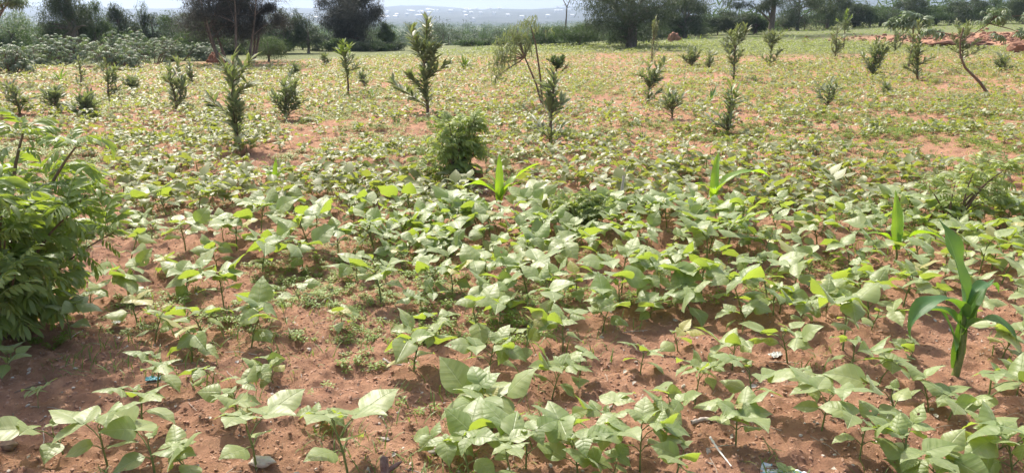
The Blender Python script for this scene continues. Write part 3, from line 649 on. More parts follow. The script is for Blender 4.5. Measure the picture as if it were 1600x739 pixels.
# grassy tufts / small maize-like clumps
BL = [leaf(9, 2, .09, BLADE, .35, dr, wav=.12, seed=k, d0=.15) for k, dr in enumerate((.6, 1.2, 1.9))]
def grass_clump(px, base, top, wpx, label, seed, n=24, m=None, name='grass_clump', grp='grass clumps in the bean field'):
    r = np.random.default_rng(seed); x, y = at(px, base); h = height_to(x, y, top) * 1.15
    g = Geo(); a = r.uniform(0, 6.28, n); e = r.uniform(.7, 1.45, n)
    for k in range(3): s_ = slice(k, None, 3); g.inst(BL[k], dirs(a, np.zeros(n))[s_] * .03, frames(dirs(a, e))[s_], (r.uniform(.6, 1.1, n) * h)[s_], r.uniform(.2, .9, n)[s_])
    o = g.obj(name, m or M_GRASS, loc=(x, y, float(ground(x, y)))); tag(o, label, 'grass', grp)
grass_clump(725, 109, 83, 26, 'spiky green grass clump right of the tallest sapling', 1, 34)
for k, (px, b, tp, lb) in enumerate([(583, 152, 132, 'bright yellow green seedling clump below the slender pale topped sapling'), (1110, 160, 130, 'bright clump left of the tall narrow sapling'),
    (950, 165, 142, 'bright seedling clump between centre saplings'), (1005, 215, 195, 'bright seedling clump in the mid right beans'), (1450, 205, 178, 'tall seedling clump among right beans'),
    (620, 195, 178, 'bright seedling clump left of the tallest sapling'), (1180, 130, 112, 'seedling clump right of the tall narrow sapling'), (1320, 235, 205, 'grassy clump in the right hand beans'), (95, 128, 100, 'grassy clump at the far left margin')]):
    grass_clump(px, b, tp, 10, lb, 10 + k, 9, M_MAIZE)

# ------------------------------------------------------------------ maize plants
def maize(px, base, top, blades, label, seed, stalk=.5, tint=.5, wd=None, wide=False):
    """blades: (azimuth deg, elevation deg, length as a share of height, droop, start height share)"""
    r = np.random.default_rng(seed); x, y = at(px, base); h = height_to(x, y, top)
    t = empty('maize_plant', (x, y, float(ground(x, y)) - .01)); tag(t, label, 'maize', 'maize plants growing among the beans')
    sg = Geo(); q = np.linspace(0, 1, 7); sg.add(*tube(np.stack([.01 * np.sin(q * 4), 0 * q, q * h * stalk], 1), .011 * (1.25 - .7 * q) * (h / .55), 8)); sg.obj('stalk', M_STEM, t)
    for k, (az, el, ln, dr, st) in enumerate(blades):
        g = Geo(); tp = leaf(18, 4, wd or ((.27 if k == 0 else .21) if wide else .2), BLADE, .42, dr, wav=.16, seed=seed * 10 + k)
        g.inst(tp, np.array([[.006 * sin(R(az)), .006 * cos(R(az)), h * st]]), frames(dirs(np.array([R(az)]), np.array([R(el)])), roll=np.array([r.normal(0, .25)])), np.array([ln * h * (1 if wide else 1.25)]), np.full(1, min(1, max(0, tint + r.normal(0, .2)))))
        g.obj('leaf', M_MAIZE if wide else M_MAIZEY, t)
maize(1492, 588, 352, [(-40, 83, .66, .55, .40), (-110, 60, .62, 3.0, .42), (20, 86, .42, .25, .06), (-50, 82, .36, .6, .12), (60, 76, .40, 2.4, .46), (-75, 62, .46, 3.0, .34), (150, 74, .42, 2.6, .3), (70, 80, .42, .9, .3)], 'tallest maize plant, with broad arching leaves, right foreground', 1, .5, wide=True)
maize(1398, 405, 312, [(5, 80, .8, .4, .25), (-80, 60, .5, 1.6, .3), (85, 55, .7, 1.9, .3), (30, 72, .6, 1.0, .3)], 'bright upright maize plant left behind the tallest one', 2, .35, .7)
maize(1115, 324, 256, [(0, 82, .9, .6, .2), (80, 58, 1.2, 1.6, .3), (-80, 62, .5, 1.5, .3), (-150, 60, .6, 1.2, .2)], 'maize plant in dense beans right of centre', 3, .35, .6)
maize(780, 318, 258, [(5, 84, 1.0, .25, .15), (65, 55, 1.15, .7, .25), (-75, 50, 1.0, 1.8, .3), (-20, 68, .6, .8, .2), (100, 65, .7, 1.2, .2)], 'maize plant right of the round bush', 4, .3, .6)
maize(430, 292, 256, [(10, 82, .95, .4, .15), (60, 60, 1.0, 1.2, .25), (-65, 58, 1.0, 1.5, .25), (-160, 62, .6, .9, .2)], 'small maize plant left of the round bush', 5, .3, .7)

# ------------------------------------------------------------------ feather leaved bushes
def pinnate(r, pairs=5, L_=1.0, tpl=None, lw=.29, droop=.9):
    """unit long compound leaf along +Y as one template, drooping"""
    g = Geo(); q = np.linspace(0, 1, 9); ang = .25 - droop * q; y = np.cumsum(np.cos(ang)) / 9; z = np.cumsum(np.sin(ang)) / 9
    A = np.stack([0 * q, y, z], 1); g.add(*tube(A, .009, 3)); nl = len(g.V[0])
    tp = leaf(4, 2, lw, ELLIP, .2, .7, seed=3) if tpl is None else tpl
    for k in range(pairs):
        u = .22 + .7 * k / (pairs - 1); i = u * 8; i0 = int(min(i, 7)); p = A[i0] + (A[i0 + 1] - A[i0]) * (i - i0); sl_ = ang[i0]
        for sg in (-1, 1):
            d = nrm(np.array([sg * .85, .62 * cos(sl_), .62 * sin(sl_) - .28 + r.normal(0, .12)]))
            g.inst(tp, p[None], frames(d[None], roll=np.array([r.normal(0, .25)])), np.array([(.34 + .1 * sin(u * 3)) * r.uniform(.85, 1.1)]))
    g.inst(tp, A[-1][None], frames(np.array([[0, cos(ang[-1]), sin(ang[-1])]])), np.array([.42]))
    return np.concatenate(g.V), np.concatenate(g.F), np.concatenate(g.UV)
r = np.random.default_rng(12)
PIN = [pinnate(r, 5 + k % 3, droop=.6 + .35 * k) for k in range(4)]
def feather_bush(name, x, y, stems, nleaf, ll, label, cat, seed, leafm, group=None, smat=None):
    """stems: list of (tip dx, dy, height)"""
    r = np.random.default_rng(seed); t = empty(name, (x, y, float(ground(x, y)) - .02)); tag(t, label, cat, group)
    sg = Geo(); fg = Geo(); P = []; D = []; T = []
    for (dx, dy, h) in stems:
        b = np.array([r.normal(0, .03), r.normal(0, .03), 0]); q = np.linspace(0, 1, 9)[:, None]
        S = b + (np.array([dx, dy, h]) - b) * q + np.array([0, 0, h * .15]) * np.sin(q * pi) ; rad = .012 * (h + .2)
        sg.add(*tube(S, rad * (1.15 - .85 * q[:, 0]), 6))
        m = max(3, int(nleaf / len(stems)))
        for k in range(m):
            u = r.uniform(.12, 1) ** .8; i = u * 8; i0 = min(int(i), 7); p = S[i0] + (S[i0 + 1] - S[i0]) * (i - i0)
            a = k * 2.4 + r.normal(0, .3); e = r.uniform(-.15, .75) + .5 * u ** 6
            P.append(p); D.append(dirs(a, e)); T.append(np.clip(.3 + .45 * u ** 3 + r.normal(0, .15), 0, 1))
        for k in range(6): P.append(S[8] - (S[8] - S[7]) * r.random() * .6); D.append(dirs(k * 2.4 + dx * 9, r.uniform(.25, 1.3))); T.append(r.uniform(.6, 1))
    P = np.array(P); D = np.array(D); T = np.array(T); v = r.integers(0, 4, len(P)); Rm = frames(D, roll=r.normal(0, .3, len(P))); sc = r.uniform(.6, 1.15, len(P)) * ll
    for k in range(4): fg.inst(PIN[k], P[v == k], Rm[v == k], sc[v == k], T[v == k])
    sg.obj('stem', smat or M_WOODY, t); fg.obj('foliage', leafm, t)
    return t
# big bush at the left edge
x0, y0 = -2.40, 3.5
st = [(r.uniform(-.6, .5), r.uniform(-.5, .45), r.uniform(.35, .8)) for _ in range(26)] + [(.55, .1, .92), (.62, -.1, .66), (.42, -.35, .62), (.15, .2, .98), (.68, .15, .5), (.45, -.5, .4)]
feather_bush('feather_leaved_bush', x0, y0, [(a * (.72 if a > 0 else 1), b, c) for a, b, c in st], 640, .18, 'large leafy green bush with feather shaped leaves at the left edge', 'bush', 3, M_PINN)
x, y = at(718, 288)
feather_bush('feather_leaved_bush', x, y + .1, [(r.uniform(-.2, .2), r.uniform(-.2, .2), r.uniform(.3, .6)) for _ in range(22)] + [(-.33, -.1, .26), (-.36, 0, .12)], 380, .14, 'round fine leaved bush in the middle of the field', 'bush', 4, M_PINN2)
x, y = at(905, 356)
feather_bush('feather_leaved_bush', x, y, [(r.uniform(-.2, .2), r.uniform(-.12, .12), r.uniform(.12, .24)) for _ in range(12)], 240, .10, 'low yellowish fine leaved bush beside the wooden stake', 'bush', 5, M_PINN2)
x, y = at(1485, 352)
feather_bush('feather_leaved_bush', x, y, [(r.uniform(-.36, .36), r.uniform(-.15, .2), r.uniform(.2, .5)) for _ in range(11)], 50, .14, 'loose feather leaved bush with dark stems behind the tallest maize', 'bush', 6, M_PINN2)

# ------------------------------------------------------------------ bean plants
BT = [leaf(9, 6, .82, BEAN, f, d, wav=w_, cup=c, seed=k) for k, (f, d, w_, c) in enumerate(
    [(.14, .4, .03, .12), (.24, .6, .04, .05), (.08, .25, .04, .25), (.34, .4, .03, .1), (.18, .8, .05, .05), (.1, .5, .05, .2)])]
BM = [leaf(5, 4, .80, BEAN, f, d, seed=k) for k, (f, d) in enumerate([(.18, .45), (.3, .7), (.1, .25), (.4, .4), (.2, 1.0), (.12, .55)])]
def bean_design(seed):
    """leaves: list of (petiole polyline, [(pos, dir, size, variant, roll)])"""
    r = np.random.default_rng(seed); h = r.uniform(.07, .165); lean = r.normal(0, .02, 2)
    S = np.array([(0, 0, -.02), (lean[0] * .4, lean[1] * .4, h * .5), (lean[0], lean[1], h)]); leaves = []
    a0 = r.uniform(0, 6.28)
    if r.random() < .8:
        for k in range(2):                                   # the first pair: simple heart shaped leaves
            a = a0 + k * pi + r.normal(0, .15); p0 = S[1]; p1 = p0 + dirs(a, r.uniform(.3, .8)) * r.uniform(.03, .06)
            leaves.append((np.array([p0, (p0 + p1) / 2 + (0, 0, .006), p1]), [(p1, dirs(a, r.uniform(-.5, .4)), r.uniform(.085, .12), int(r.integers(6)), r.normal(0, .3))]))
    n = int(r.choice([1, 2, 2, 3, 3, 4])); a = a0 + pi / 2
    for k in range(n):
        a += 2.3 + r.normal(0, .3); f = k / max(1, n - 1); p0 = S[1] + (S[2] - S[1]) * (.5 + .5 * f); ln = r.uniform(.06, .11) * (1 - .25 * f); e = r.uniform(.5, 1.15)
        p1 = p0 + dirs(a, e) * ln; sz = r.uniform(.10, .145) * (1 - .25 * f); q = [(p1 + dirs(a, .2) * sz * .22, dirs(a, r.uniform(-.35, 1.1)), sz * 1.08, int(r.integers(6)), r.normal(0, .35))]
        for sg in (-1, 1): q.append((p1, dirs(a + sg * r.uniform(1.1, 1.7), r.uniform(-.35, .75)), sz * r.uniform(.82, 1), int(r.integers(6)), r.normal(0, .35)))
        leaves.append((np.array([p0, p0 + dirs(a, e + .2) * ln * .5, p1, p1 + dirs(a, .2) * sz * .2]), q))
    # a small unopened shoot at the top
    a = r.uniform(0, 6.28); leaves.append((np.array([S[2], S[2] + (0, 0, .02), S[2] + dirs(a, 1.2) * .035]), [(S[2] + dirs(a, 1.2) * .035, dirs(a + k * 2.1, r.uniform(.2, 1.1)), r.uniform(.025, .045), int(r.integers(6)), 0.) for k in range(3)]))
    return S, leaves
NV = 26; DES = [bean_design(300 + k) for k in range(NV)]
def leaf_geo(lv, g, r, tpls=BT, pet=True, ms=1):
    P, bl = lv
    if pet: g.add(*tube(P, [.0021] * len(P), 5), m=ms)
    t = r.uniform(.1, .85) if r.random() > .045 else 1.6
    for (p, d, s_, v, ro) in bl:
        g.inst(tpls[v], p[None], frames(d[None], roll=np.array([ro])), np.array([s_]), t + r.normal(0, .08))
DET = []; MIDM = []
for S, lvs in DES:
    r = np.random.default_rng(int(abs(S[2][2]) * 1e6) % 9999); g = Geo(); g.add(*tube(S, [.0042, .0036, .0028], 7)); sm = g.mesh('stem', M_STEM)
    lm = []
    for lv in lvs: g = Geo(); leaf_geo(lv, g, r); lm.append(g.mesh('leaf', [M_BEAN, M_STEM]))
    DET.append((sm, lm)); g = Geo()
    for lv in lvs: leaf_geo(lv, g, r)
    MIDM.append((sm, g.mesh('foliage', [M_BEAN, M_STEM])))

HAND = [(100, 706, 1.0), (168, 728, 1.05), (243, 742, 1.1), (222, 668, 1.1), (245, 603, 1.0), (372, 662, .85), (402, 728, 1.15), (498, 668, .8), (545, 733, 1.25), (12, 592, .8), (60, 640, .45),
 (240, 532, .9), (320, 528, 1.05), (392, 545, 1.05), (428, 598, .75), (535, 522, .75), (645, 578, 1.2), (597, 474, 1.35), (672, 462, 1.0), (708, 464, .95), (780, 505, .9), (762, 585, .95), (770, 662, 1.25),
 (735, 735, 1.15), (822, 725, 1.0), (868, 694, .9), (905, 733, 1.1), (948, 686, .85), (1000, 724, 1.0), (1055, 733, .95), (1047, 664, .9), (1085, 632, .9), (1150, 693, .95), (1176, 645, 1.0), (1282, 684, .95),
 (1232, 562, 1.05), (1262, 624, .9), (1342, 722, .9), (1398, 655, 1.1), (1452, 645, .85), (1540, 648, 1.25), (1525, 722, 1.25), (1470, 745, 1.1), (1418, 738, 1.0), (1585, 745, 1.1), (1590, 612, .9),
 (690, 700, 1.0), (905, 595, .9), (862, 608, .9), (1000, 578, .85), (940, 515, .95), (1060, 545, .9), (1095, 474, 1.15), (1160, 515, .9), (880, 548, 1.0), (300, 745, .9), (1100, 600, .6), (1230, 745, .3),
 (820, 560, .9), (200, 455, 1.25), (140, 480, .9), (290, 455, 1.2), (350, 480, 1.1), (470, 470, .8), (1330, 590, 1.0), (1370, 600, .9), (1420, 560, .7), (1565, 560, 1.0), (1360, 520, 1.0), (1290, 500, 1.0), (1480, 660, .9), (800, 745, .9), (955, 745, .8)]
pts = []
def bean_at(px, py): x, y = at(px, py); return x, y
for px, py, s_ in HAND: x, y = bean_at(px, py); pts.append((x, y, s_ * .9, 1))
BARE = [(60, 640, 190, 110), (190, 560, 90, 40), (500, 590, 110, 110), (640, 690, 90, 90), (480, 500, 70, 50), (620, 520, 60, 40), (1220, 720, 130, 60), (1450, 530, 80, 40), (1120, 660, 30, 40), (1340, 660, 60, 50), (690, 620, 60, 60), (720, 470, 60, 18),
        (130, 470, 35, 30), (60, 380, 140, 160), (718, 268, 46, 18), (905, 345, 40, 14), (560, 415, 50, 16), (910, 435, 70, 22), (1530, 250, 60, 18), (450, 255, 60, 14), (740, 282, 40, 12), (785, 322, 34, 18), (430, 296, 24, 12), (1115, 334, 36, 20), (1400, 410, 30, 22), (1490, 590, 36, 36)]
def is_bare(px, py): return any(((px - a) / c) ** 2 + ((py - b) / d) ** 2 < 1 for a, b, c, d in BARE)
r = np.random.default_rng(21)
for _ in range(30000):                                        # fill up to about 6.6 m
    y = r.uniform(2.3, 6.7); x = r.uniform(-.68, .68) * (y + .35)
    z = float(terrain(x, y)); px, py = pixel(x, y, z)
    if px < -30 or px > 1630 or is_bare(px, py): continue
    dmin = (.145 if py < (500 if px > 760 else 430) else .24)
    dmin += .22 * max(0, float(fbm(x * .9, y * .9, 3, 41)) - .47) + (.10 if px < 560 and y > 4 else 0)
    if all((x - a) ** 2 + (y - b) ** 2 > dmin ** 2 for a, b, _, _ in pts):
        pts.append((x, y, float(r.uniform(.68, 1.2)) * (1.0 if y > 3.2 else .9), 0))
pts.sort(key=lambda p: p[1]); extra = [p for p in pts[300:] if not p[3]]; pts = pts[:300]
print('bean plants as objects', len(pts), 'to', pts[-1][1], 'extra', len(extra))

# labels: nearest landmark, side, rank
LM = [('the left edge feather bush', 90, 520), ('the forked brown twig', 600, 725), ('the silver wrapper', 1225, 735), ('the white straw', 1118, 715), ('the tallest maize plant', 1492, 585),
      ('the bright upright maize plant', 1398, 400), ('the wooden stake', 966, 338), ('the round fine leaved bush', 718, 285), ('the maize beside the round bush', 780, 316), ('the small maize left of centre', 430, 290),
      ('the maize in dense beans', 1115, 320), ('the loose bush with dark stems', 1485, 350), ('the curled grey twig', 610, 572), ('the bare soil strip', 640, 640), ('the blue plastic scrap', 238, 590),
      ('the soil heap at left', 330, 625), ('the tuft of grass in the foreground beans', 1190, 520), ('the yellow green weeds', 445, 545), ('the dark bean stem', 936, 545), ('the grey cloth scrap', 1215, 548),
      ('the low yellowish bush', 905, 354)]
from collections import defaultdict
bk = defaultdict(list)
for k, (x, y, s_, hd) in enumerate(pts):
    px, py = pixel(x, y, float(terrain(x, y))); c = np.array([x, y])
    best = min(LM, key=lambda l: np.hypot(*(np.array(at(l[1], l[2])) - c))) if k == -1 else min(LM, key=lambda l: ((l[1] - px) / 150) ** 2 + ((l[2] - py) / 75) ** 2)
    dx, dy = (px - best[1]) / 150, (py - best[2]) / 75
    side = ('right of' if dx > 0 else 'left of') if abs(dx) > abs(dy) else ('in front of' if dy > 0 else 'behind')
    bk[(best[0], side)].append((((px - best[1]) / 150) ** 2 + ((py - best[2]) / 75) ** 2, k))
ORD = ['closest to it', 'second closest', 'third closest', 'fourth closest', 'fifth closest', 'sixth closest', 'seventh closest', 'eighth closest', 'ninth closest', 'tenth closest', 'eleventh closest', 'twelfth closest', 'thirteenth closest', 'fourteenth closest', 'fifteenth closest'] + ['%dth closest' % q for q in range(16, 60)]
LBL = {}
for (lmn, side), lst in bk.items():
    for q, (_, k) in enumerate(sorted(lst)):
        s_ = pts[k][2]; LBL[k] = ('large' if s_ > 1.15 else 'small' if s_ < .85 else 'young') + ' bean plant ' + side + ' ' + lmn + (', ' + ORD[q] if len(lst) > 1 else '')
r = np.random.default_rng(99)
for k, (x, y, s_, hd) in enumerate(pts):
    v = int(r.integers(NV)); t = empty('bean_plant', (x, y, float(ground(x, y)) - .003), r.uniform(0, 6.28)); t.scale = (s_,) * 3
    t.rotation_euler.x = r.normal(0, .07); t.rotation_euler.y = r.normal(0, .07)
    tag(t, LBL[k], 'bean plant', 'bean plants in the near part of the field')
    sm, lm = DET[v] if y < 4.6 else (MIDM[v][0], [MIDM[v][1]])
    o = bpy.data.objects.new('stem', sm); scene.collection.objects.link(o); o.parent = t
    for me in lm: o = bpy.data.objects.new('leaf' if y < 4.6 else 'foliage', me); scene.collection.objects.link(o); o.parent = t

# the rest of the field as one mass
def bean_tpl(v, far):
    g = Geo(); rr = np.random.default_rng(v); S, lvs = DES[v]
    for P, bl in lvs:
        for (p, d, s_, q, ro) in bl:
            if s_ < .05 and far: continue
            g.inst(BM[q] if not far else BF[q % 2], p[None], frames(d[None], roll=np.array([ro])), np.array([s_ * (1.08 if far else 1)]))
    if not far: g.add(*tube(S, .004, 4))
    return np.concatenate(g.V), np.concatenate(g.F), np.concatenate(g.UV)
BF = [leaf(2, 2, .75, ([0, .4, 1], [.3, 1, .05]), .15, .35, seed=0), leaf(2, 2, .75, ([0, .4, 1], [.3, 1, .05]), .3, .7, seed=1)]
TM = [bean_tpl(v, False) for v in range(NV)]; TF = [bean_tpl(v, True) for v in range(NV)]
r = np.random.default_rng(55); g = Geo()
yl = pts[-1][1]
def scatter(ya, yb, sp, thr, xf=.72):
    ys = np.arange(ya, yb, sp); out = []
    for yy in ys:
        W = xf * (yy + 1); xs = np.arange(-W, W, sp); out.append(np.stack([xs + r.normal(0, sp * .3, len(xs)), yy + r.normal(0, sp * .3, len(xs))], 1))
    P = np.concatenate(out); n1 = fbm(P[:, 0] * .45, P[:, 1] * .45, 3, 43); n2 = fbm(P[:, 0] * 1.7, P[:, 1] * 1.7, 2, 44)
    return P[(n1 * .55 + n2 * .45 + r.normal(0, .05, len(P))) > thr]
far_edge = lambda x: 25 + 17 * sst(-10, 2, x) - 4 * sst(10, 20, x)
P1 = scatter(yl, 13, .18, .40); P2 = scatter(13, 48, .205, .39)
P1 = np.concatenate([P1, np.array([(p[0], p[1]) for p in extra if p[1] < yl] or np.zeros((0, 2)))])
px1 = np.array([pixel(a, b, 0) for a, b in P1]); P1 = P1[[not is_bare(*q) for q in px1]]
P2 = P2[P2[:, 1] < far_edge(P2[:, 0]) + r.normal(0, 1, len(P2))]
P2 = P2[np.exp(-(((P2[:, 0] - 27) / 9) ** 4 + ((P2[:, 1] - 40) / 6.5) ** 4)) < .3]
for P, TT, s0 in ((P1, TM, 1.0), (P2, TF, 1.0)):
    z = ground(P[:, 0], P[:, 1]); v = r.integers(0, NV, len(P)); az = r.uniform(0, 6.28, len(P))
    size = r.uniform(.6, 1.1, len(P)) * (.95 - .33 * sst(5, 10, P[:, 1])) * s0
    ca, sa = np.cos(az), np.sin(az); o_ = np.zeros_like(ca); Rm = np.stack([np.stack([ca, -sa, o_], 1), np.stack([sa, ca, o_], 1), np.stack([o_, o_, o_ + 1], 1)], 1)
    for k in range(NV): q = v == k; g.inst(TT[k], np.stack([P[q, 0], P[q, 1], z[q]], 1), Rm[q], size[q], r.uniform(.1, .9, q.sum()))
print('mass beans', len(P1), len(P2))
tag(g.obj('bean_plants', M_BEANF), 'low bean crop covering the field beyond the near plants', 'bean crop', kind='stuff')

# green low crop on the right rise
g = Geo(); n = 26000; y = r.uniform(28, 92, n); x = r.uniform(-2, .72, n) * y * 1.0; k = (x > -.1 * y) & (x < .75 * y) & (np.exp(-(((x - 27) / 9) ** 4 + ((y - 40) / 6.5) ** 4)) < .35) & (y < 40 + 60 * sst(4, 28, x)) & (y > 36 - 0 * x)
x, y = x[k], y[k]; n = len(x); az = r.uniform(0, 6.28, n)
g.inst(CL[0], np.stack([x, y, ground(x, y) + .05], 1), frames(dirs(az, r.uniform(0, 1.2, n)), roll=r.normal(0, .5, n)), r.uniform(.15, .4, n), r.uniform(0, 1, n))
tag(g.obj('low_crop', M_WEED), 'bright low green crop on the rise at the right', 'crop', kind='stuff')

# low weeds, grass and litter on the soil
WR = Geo(); rr = np.random.default_rng(4)
na = 11; a = np.arange(na) * 2.4; WR.inst(leaf(2, 2, .6, ELLIP, .2, .5), np.stack([np.cos(a) * .2, np.sin(a) * .2, .25 + .05 * np.arange(na)], 1), frames(dirs(pi / 2 - a, rr.uniform(-.1, .7, na))), rr.uniform(.35, .7, na))
WRT = (np.concatenate(WR.V), np.concatenate(WR.F), np.concatenate(WR.UV))
def rz(az): ca, sa = np.cos(az), np.sin(az); o_ = np.zeros_like(ca); return np.stack([np.stack([ca, -sa, o_], 1), np.stack([sa, ca, o_], 1), np.stack([o_, o_, o_ + 1], 1)], 1)
n = 90000; y = 2.1 + 24 * r.random(n) ** 1.5; x = r.uniform(-.7, .7, n) * (y + .4)
w1 = fbm(x * 1.1 + 50, y * 1.1, 3, 81); w2 = fbm(x * 5, y * 5, 2, 82); k = (w1 * .65 + w2 * .35 + r.normal(0, .03, n)) > np.where(y > 3.9, .535 - .035 * (y > 6.5), .69 + .1 * (y < 3.4)); x, y = x[k], y[k]
g = Geo(); n = len(x); g.inst(WRT, np.stack([x, y, ground(x, y)], 1), rz(r.uniform(0, 6.28, n)), r.uniform(.012, .038, n) * (1 + .9 * sst(6, 10, y)), np.clip(r.normal(.5, .3, n), 0, 1)); print('weeds', n)
tag(g.obj('weeds', M_WEED), 'tiny yellow green weeds spreading over the soil', 'weeds', kind='stuff')
GB = leaf(4, 1, .07, BLADE, 0, .9, d0=.1); n = 30000; y = 2.1 + 16 * r.random(n) ** 1.3; x = r.uniform(-.7, .7, n) * (y + .4); cx, cy = x, y
k = fbm(cx * 2.2 + 9, cy * 2.2, 2, 83) > .60; cx, cy = cx[k], cy[k]; n = len(cx)
g = Geo(); g.inst(GB, np.stack([cx, cy, ground(cx, cy)], 1), frames(dirs(r.uniform(0, 6.28, n), r.uniform(.6, 1.5, n))), r.uniform(.03, .09, n), r.uniform(0, 1, n))
tag(g.obj('grass', M_GRASS), 'thin grass blades sprouting from the soil', 'grass', kind='stuff')
def flat_scatter(n, y1, tpl, s0, s1, name, m, label, cat, zoff=0., pw=1.0, flat=False, el=.35):
    y = 2.0 + (y1 - 2) * r.random(n) ** pw; x = r.uniform(-.72, .72, n) * (y + .4); g = Geo(); s_ = s0 + (s1 - s0) * r.random(n) ** 3
    P = np.stack([x, y, ground(x, y) + zoff], 1); Rm = frames(dirs(r.uniform(0, 6.28, n), r.normal(0, el, n)), roll=r.normal(0, .6, n))
    for k, tp in enumerate(tpl): q = np.arange(n) % len(tpl) == k; g.inst(tp, P[q], Rm[q], s_[q][:, None] * (np.ones(3) if not flat else np.array([1, 1.3, .6])), r.uniform(0, 1, q.sum()))
    tag(g.obj(name, m), label, cat, kind='stuff')
flat_scatter(60000, 8, [rock(2, k, .3) for k in range(4)], .0016, .0085, 'soil_clods', M_CLOD, 'crumbled clods of red soil', 'soil', 0., 1.4, True)
flat_scatter(500, 6, [rock(2, 9 + k, .2) for k in range(2)], .003, .009, 'pebbles', M_STONE, 'pale grit and pebbles on the soil', 'pebbles', .003, 1.4, True)
flat_scatter(1500, 9, [leaf(3, 2, .5, ELLIP, .5, .9, wav=.2, seed=k) for k in range(3)], .012, .038, 'leaf_litter', M_DRYL, 'dry pale leaf scraps scattered on the soil', 'leaf litter', .006, 1.3)
flat_scatter(520, 7, [tube([(0, 0, 0), (.03, .4, .03), (-.03, 1, 0)], .012, 4)], .04, .16, 'dry_stalks', M_DRYL, 'thin dry stalks lying on the soil', 'stalks', .006, 1.3, el=.08)

n = 1100; x = 27 + 8 * r.normal(size=n) * .6; y = 40 + 5 * r.normal(size=n) * .6; g = Geo(); rk = rock(3, 5, .35)
g.inst(rk, np.stack([x, y, ground(x, y)], 1), frames(dirs(r.uniform(0, 6.28, n), r.normal(0, .3, n))), r.uniform(.02, .13, n), r.uniform(0, 1, n))
tag(g.obj('earth_clods', M_TERM), 'turned lumps of red earth on the bare strip', 'earth', kind='stuff')
# ------------------------------------------------------------------ single small things
def on(px, py, dz=0.): x, y = at(px, py); return (x, y, float(ground(x, y)) + dz)
# wooden stake
p = on(966, 340); t = Geo(); q = np.linspace(0, 1, 8); t.add(*tube(np.stack([.03 * q, 0 * q, -.03 + .33 * q], 1), .012 * (1.1 - .3 * q) * (1 + .15 * np.sin(q * 20)), 7))
M_STAKE = plain('weathered_wood', (.45, .38, .32), (.66, .6, .54), 30, .9, .6, .004, stretch=(1, 1, .2))
tag(t.obj('wooden_stake', M_STAKE, loc=p), 'pale weathered stake standing in dense beans right of centre', 'stake')
# forked brown twig sticking up at the bottom edge
p = on(600, 742); g = Geo()
g.add(*tube([(0, 0, -.02), (.002, .01, .03), (-.004, .03, .075), (-.006, .035, .08)], [.016, .015, .014, .004], 9)); g.add(*tube([(0, .01, .03), (.04, .03, .05), (.055, .04, .055)], [.009, .008, .003], 8))
tag(g.obj('forked_twig', plain('brown_stub', (.10, .045, .03), (.42, .30, .25), 30, .9, .5, .004), loc=p), 'short forked brown twig stump at the bottom edge left of centre', 'twig')
def twig(px, py, pts_, rad, label, m=M_WOODY, name='twig', cat='twig'):
    g = Geo(); P = np.array(pts_, float); q = np.linspace(0, 1, 12); k = np.linspace(0, 1, len(P)); P = np.stack([np.interp(q, k, P[:, i]) for i in range(3)], 1)
    g.add(*tube(P, rad * (1 + .25 * np.sin(q * 40)) * (1.1 - .5 * q), 7)); return tag(g.obj(name, m, loc=on(px, py, rad)), label, cat)
M_GREYT = plain('grey_twig', (.30, .24, .22), (.55, .49, .45), 60, .9, .6, .003)
twig(598, 566, [(0, .02, .012), (.03, -.01, .006), (.08, -.02, .002), (.1, -.015, 0)], .006, 'curled grey twig on bare soil below the centre beans', M_GREYT)
twig(1112, 700, [(0, .03, .03), (.015, -.03, .015), (.04, -.11, .0)], .0042, 'thin white straw lying on soil at the bottom edge', plain('white_straw', (.7, .68, .64), (.8, .79, .76), 20, .5, 0), 'straw', 'straw')
twig(1080, 664, [(0, 0, .0), (.05, .012, .01), (.12, -.004, .005)], .008, 'knobbly grey root piece lying right of the foreground beans', M_GREYT, 'root', 'root')
twig(55, 610, [(-.06, -.07, .0), (0, 0, .008), (.05, .05, .0)], .004, 'thin twig lying in the shade at lower left')
twig(745, 330, [(0, 0, 0), (.05, .1, .02), (.08, .2, .0)], .005, 'dry twig lying below the round bush')
def crumple(px, py, w, d, h, label, name, m, seed, cat):
    n = 26; X, Y = np.meshgrid(np.linspace(-1, 1, n), np.linspace(-1, 1, n), indexing='ij'); r = np.random.default_rng(seed)
    Zc = .5 * (fbm(X * 2 + seed, Y * 2, 3, seed) - .35) + .35 * np.abs(fbm(X * 3.2, Y * 3.2 + seed, 2, seed + 5) - .5) * 2; Z_ = np.maximum(Zc, 0) * 2 * h
    e = 1 + .12 * (fbm(X * 4, Y * 4, 2, seed + 9) - .5); i, j = np.meshgrid(np.arange(n - 1), np.arange(n - 1), indexing='ij'); a = (i * n + j).ravel()
    g = Geo(); g.add(np.stack([X * w * e, Y * d * e, Z_], -1).reshape(-1, 3), np.stack([a, a + n, a + n + 1, a + 1], 1), np.stack([X, Y], -1).reshape(-1, 2))
    o = g.obj(name, m, loc=on(px, py, .006), smooth=False); o.rotation_euler.z = r.uniform(-.5, .5); return tag(o, label, cat)
def wrap_mat():
    m, nt, out = mat('printed_wrapper'); L = nt.links; tc = N(nt, 'TexCoord'); v = N(nt, 'TexVoronoi', Scale=2.6); L.new(tc.outputs['UV'], v.inputs['Vector'])
    sp = N(nt, 'SeparateColor'); L.new(v.outputs['Color'], sp.inputs[0]); c = mixc(nt, mth(nt, 'GREATER_THAN', sp.outputs[0], .68), (.68, .70, .72), (.16, .42, .55)); c = mixc(nt, mth(nt, 'GREATER_THAN', sp.outputs[1], .86), c, (.45, .25, .22))
    p = N(nt, 'BsdfPrincipled', Roughness=.3); p.inputs['Metallic'].default_value = .2; L.new(c, p.inputs['Base Color']); L.new(p.outputs[0], out.inputs['Surface']); return m
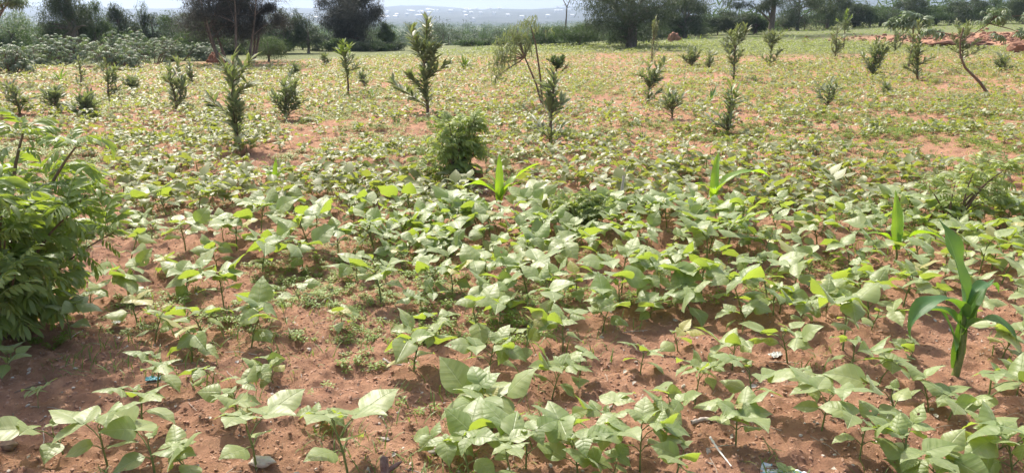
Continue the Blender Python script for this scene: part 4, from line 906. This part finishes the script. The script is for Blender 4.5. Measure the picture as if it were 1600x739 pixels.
crumple(1222, 742, .07, .045, .02, 'crumpled silver and blue wrapper on soil at the bottom edge', 'wrapper', wrap_mat(), 3, 'wrapper')
crumple(1212, 550, .03, .02, .012, 'small pale grey cloth scrap under beans right of centre', 'cloth_scrap', plain('pale_cloth', (.55, .55, .53), (.72, .72, .7), 9, .9, .1), 4, 'scrap')
crumple(240, 592, .03, .02, .01, 'small blue plastic scrap under a bean plant at left', 'plastic_scrap', plain('blue_plastic', (.05, .22, .30), (.10, .32, .40), 9, .4, .1), 5, 'scrap')
crumple(182, 500, .02, .015, .012, 'white plastic scrap beside the left edge bush', 'plastic_scrap', plain('white_plastic', (.7, .7, .7), (.8, .8, .8), 9, .4, .1), 6, 'scrap')
def stone(px, py, s_, label, seed, m, sc=(1, .8, .6)):
    g = Geo(); V, F, U = rock(8, seed, .22); g.add(V * np.array(sc) * s_, F, U); tag(g.obj('stone', m, loc=on(px, py, s_ * .3)), label, 'stone')
M_GST = plain('grey_stone', (.28, .24, .22), (.46, .41, .38), 25, .9, .4, .005)
stone(675, 690, .022, 'rounded grey stone beside the bean plants below centre', 1, M_GST); stone(600, 675, .02, 'flat pinkish stone above the forked twig', 2, M_GST, (1, .7, .35))
stone(14, 700, .03, 'dark lump at the lower left corner', 3, M_WOODY); stone(410, 722, .035, 'pale rounded stone at the lower left foreground', 4, M_STONE, (1.2, .8, .5)); stone(1162, 470, .018, 'brown stone under beans right of centre', 5, M_GST)

# ------------------------------------------------------------------ hazy air
hz = bpy.data.meshes.new('haze'); 
hv = [(a, b, c) for a in (-4500, 4500) for b in (-500, 4800) for c in (-170, 130)]
hz.from_pydata(hv, [], [(0, 1, 3, 2), (4, 6, 7, 5), (0, 4, 5, 1), (2, 3, 7, 6), (0, 2, 6, 4), (1, 5, 7, 3)]); ho = bpy.data.objects.new('haze', hz); scene.collection.objects.link(ho)
tag(ho, 'pale hazy air over the valley', 'haze', kind='stuff')
m, nt, out = mat('haze_air'); pv = nt.nodes.new('ShaderNodeVolumePrincipled'); pv.inputs['Color'].default_value = (.60, .75, 1.0, 1); pv.inputs['Density'].default_value = 0.00045; pv.inputs['Anisotropy'].default_value = .4
nt.links.new(pv.outputs[0], out.inputs['Volume']); hz.materials.append(m)
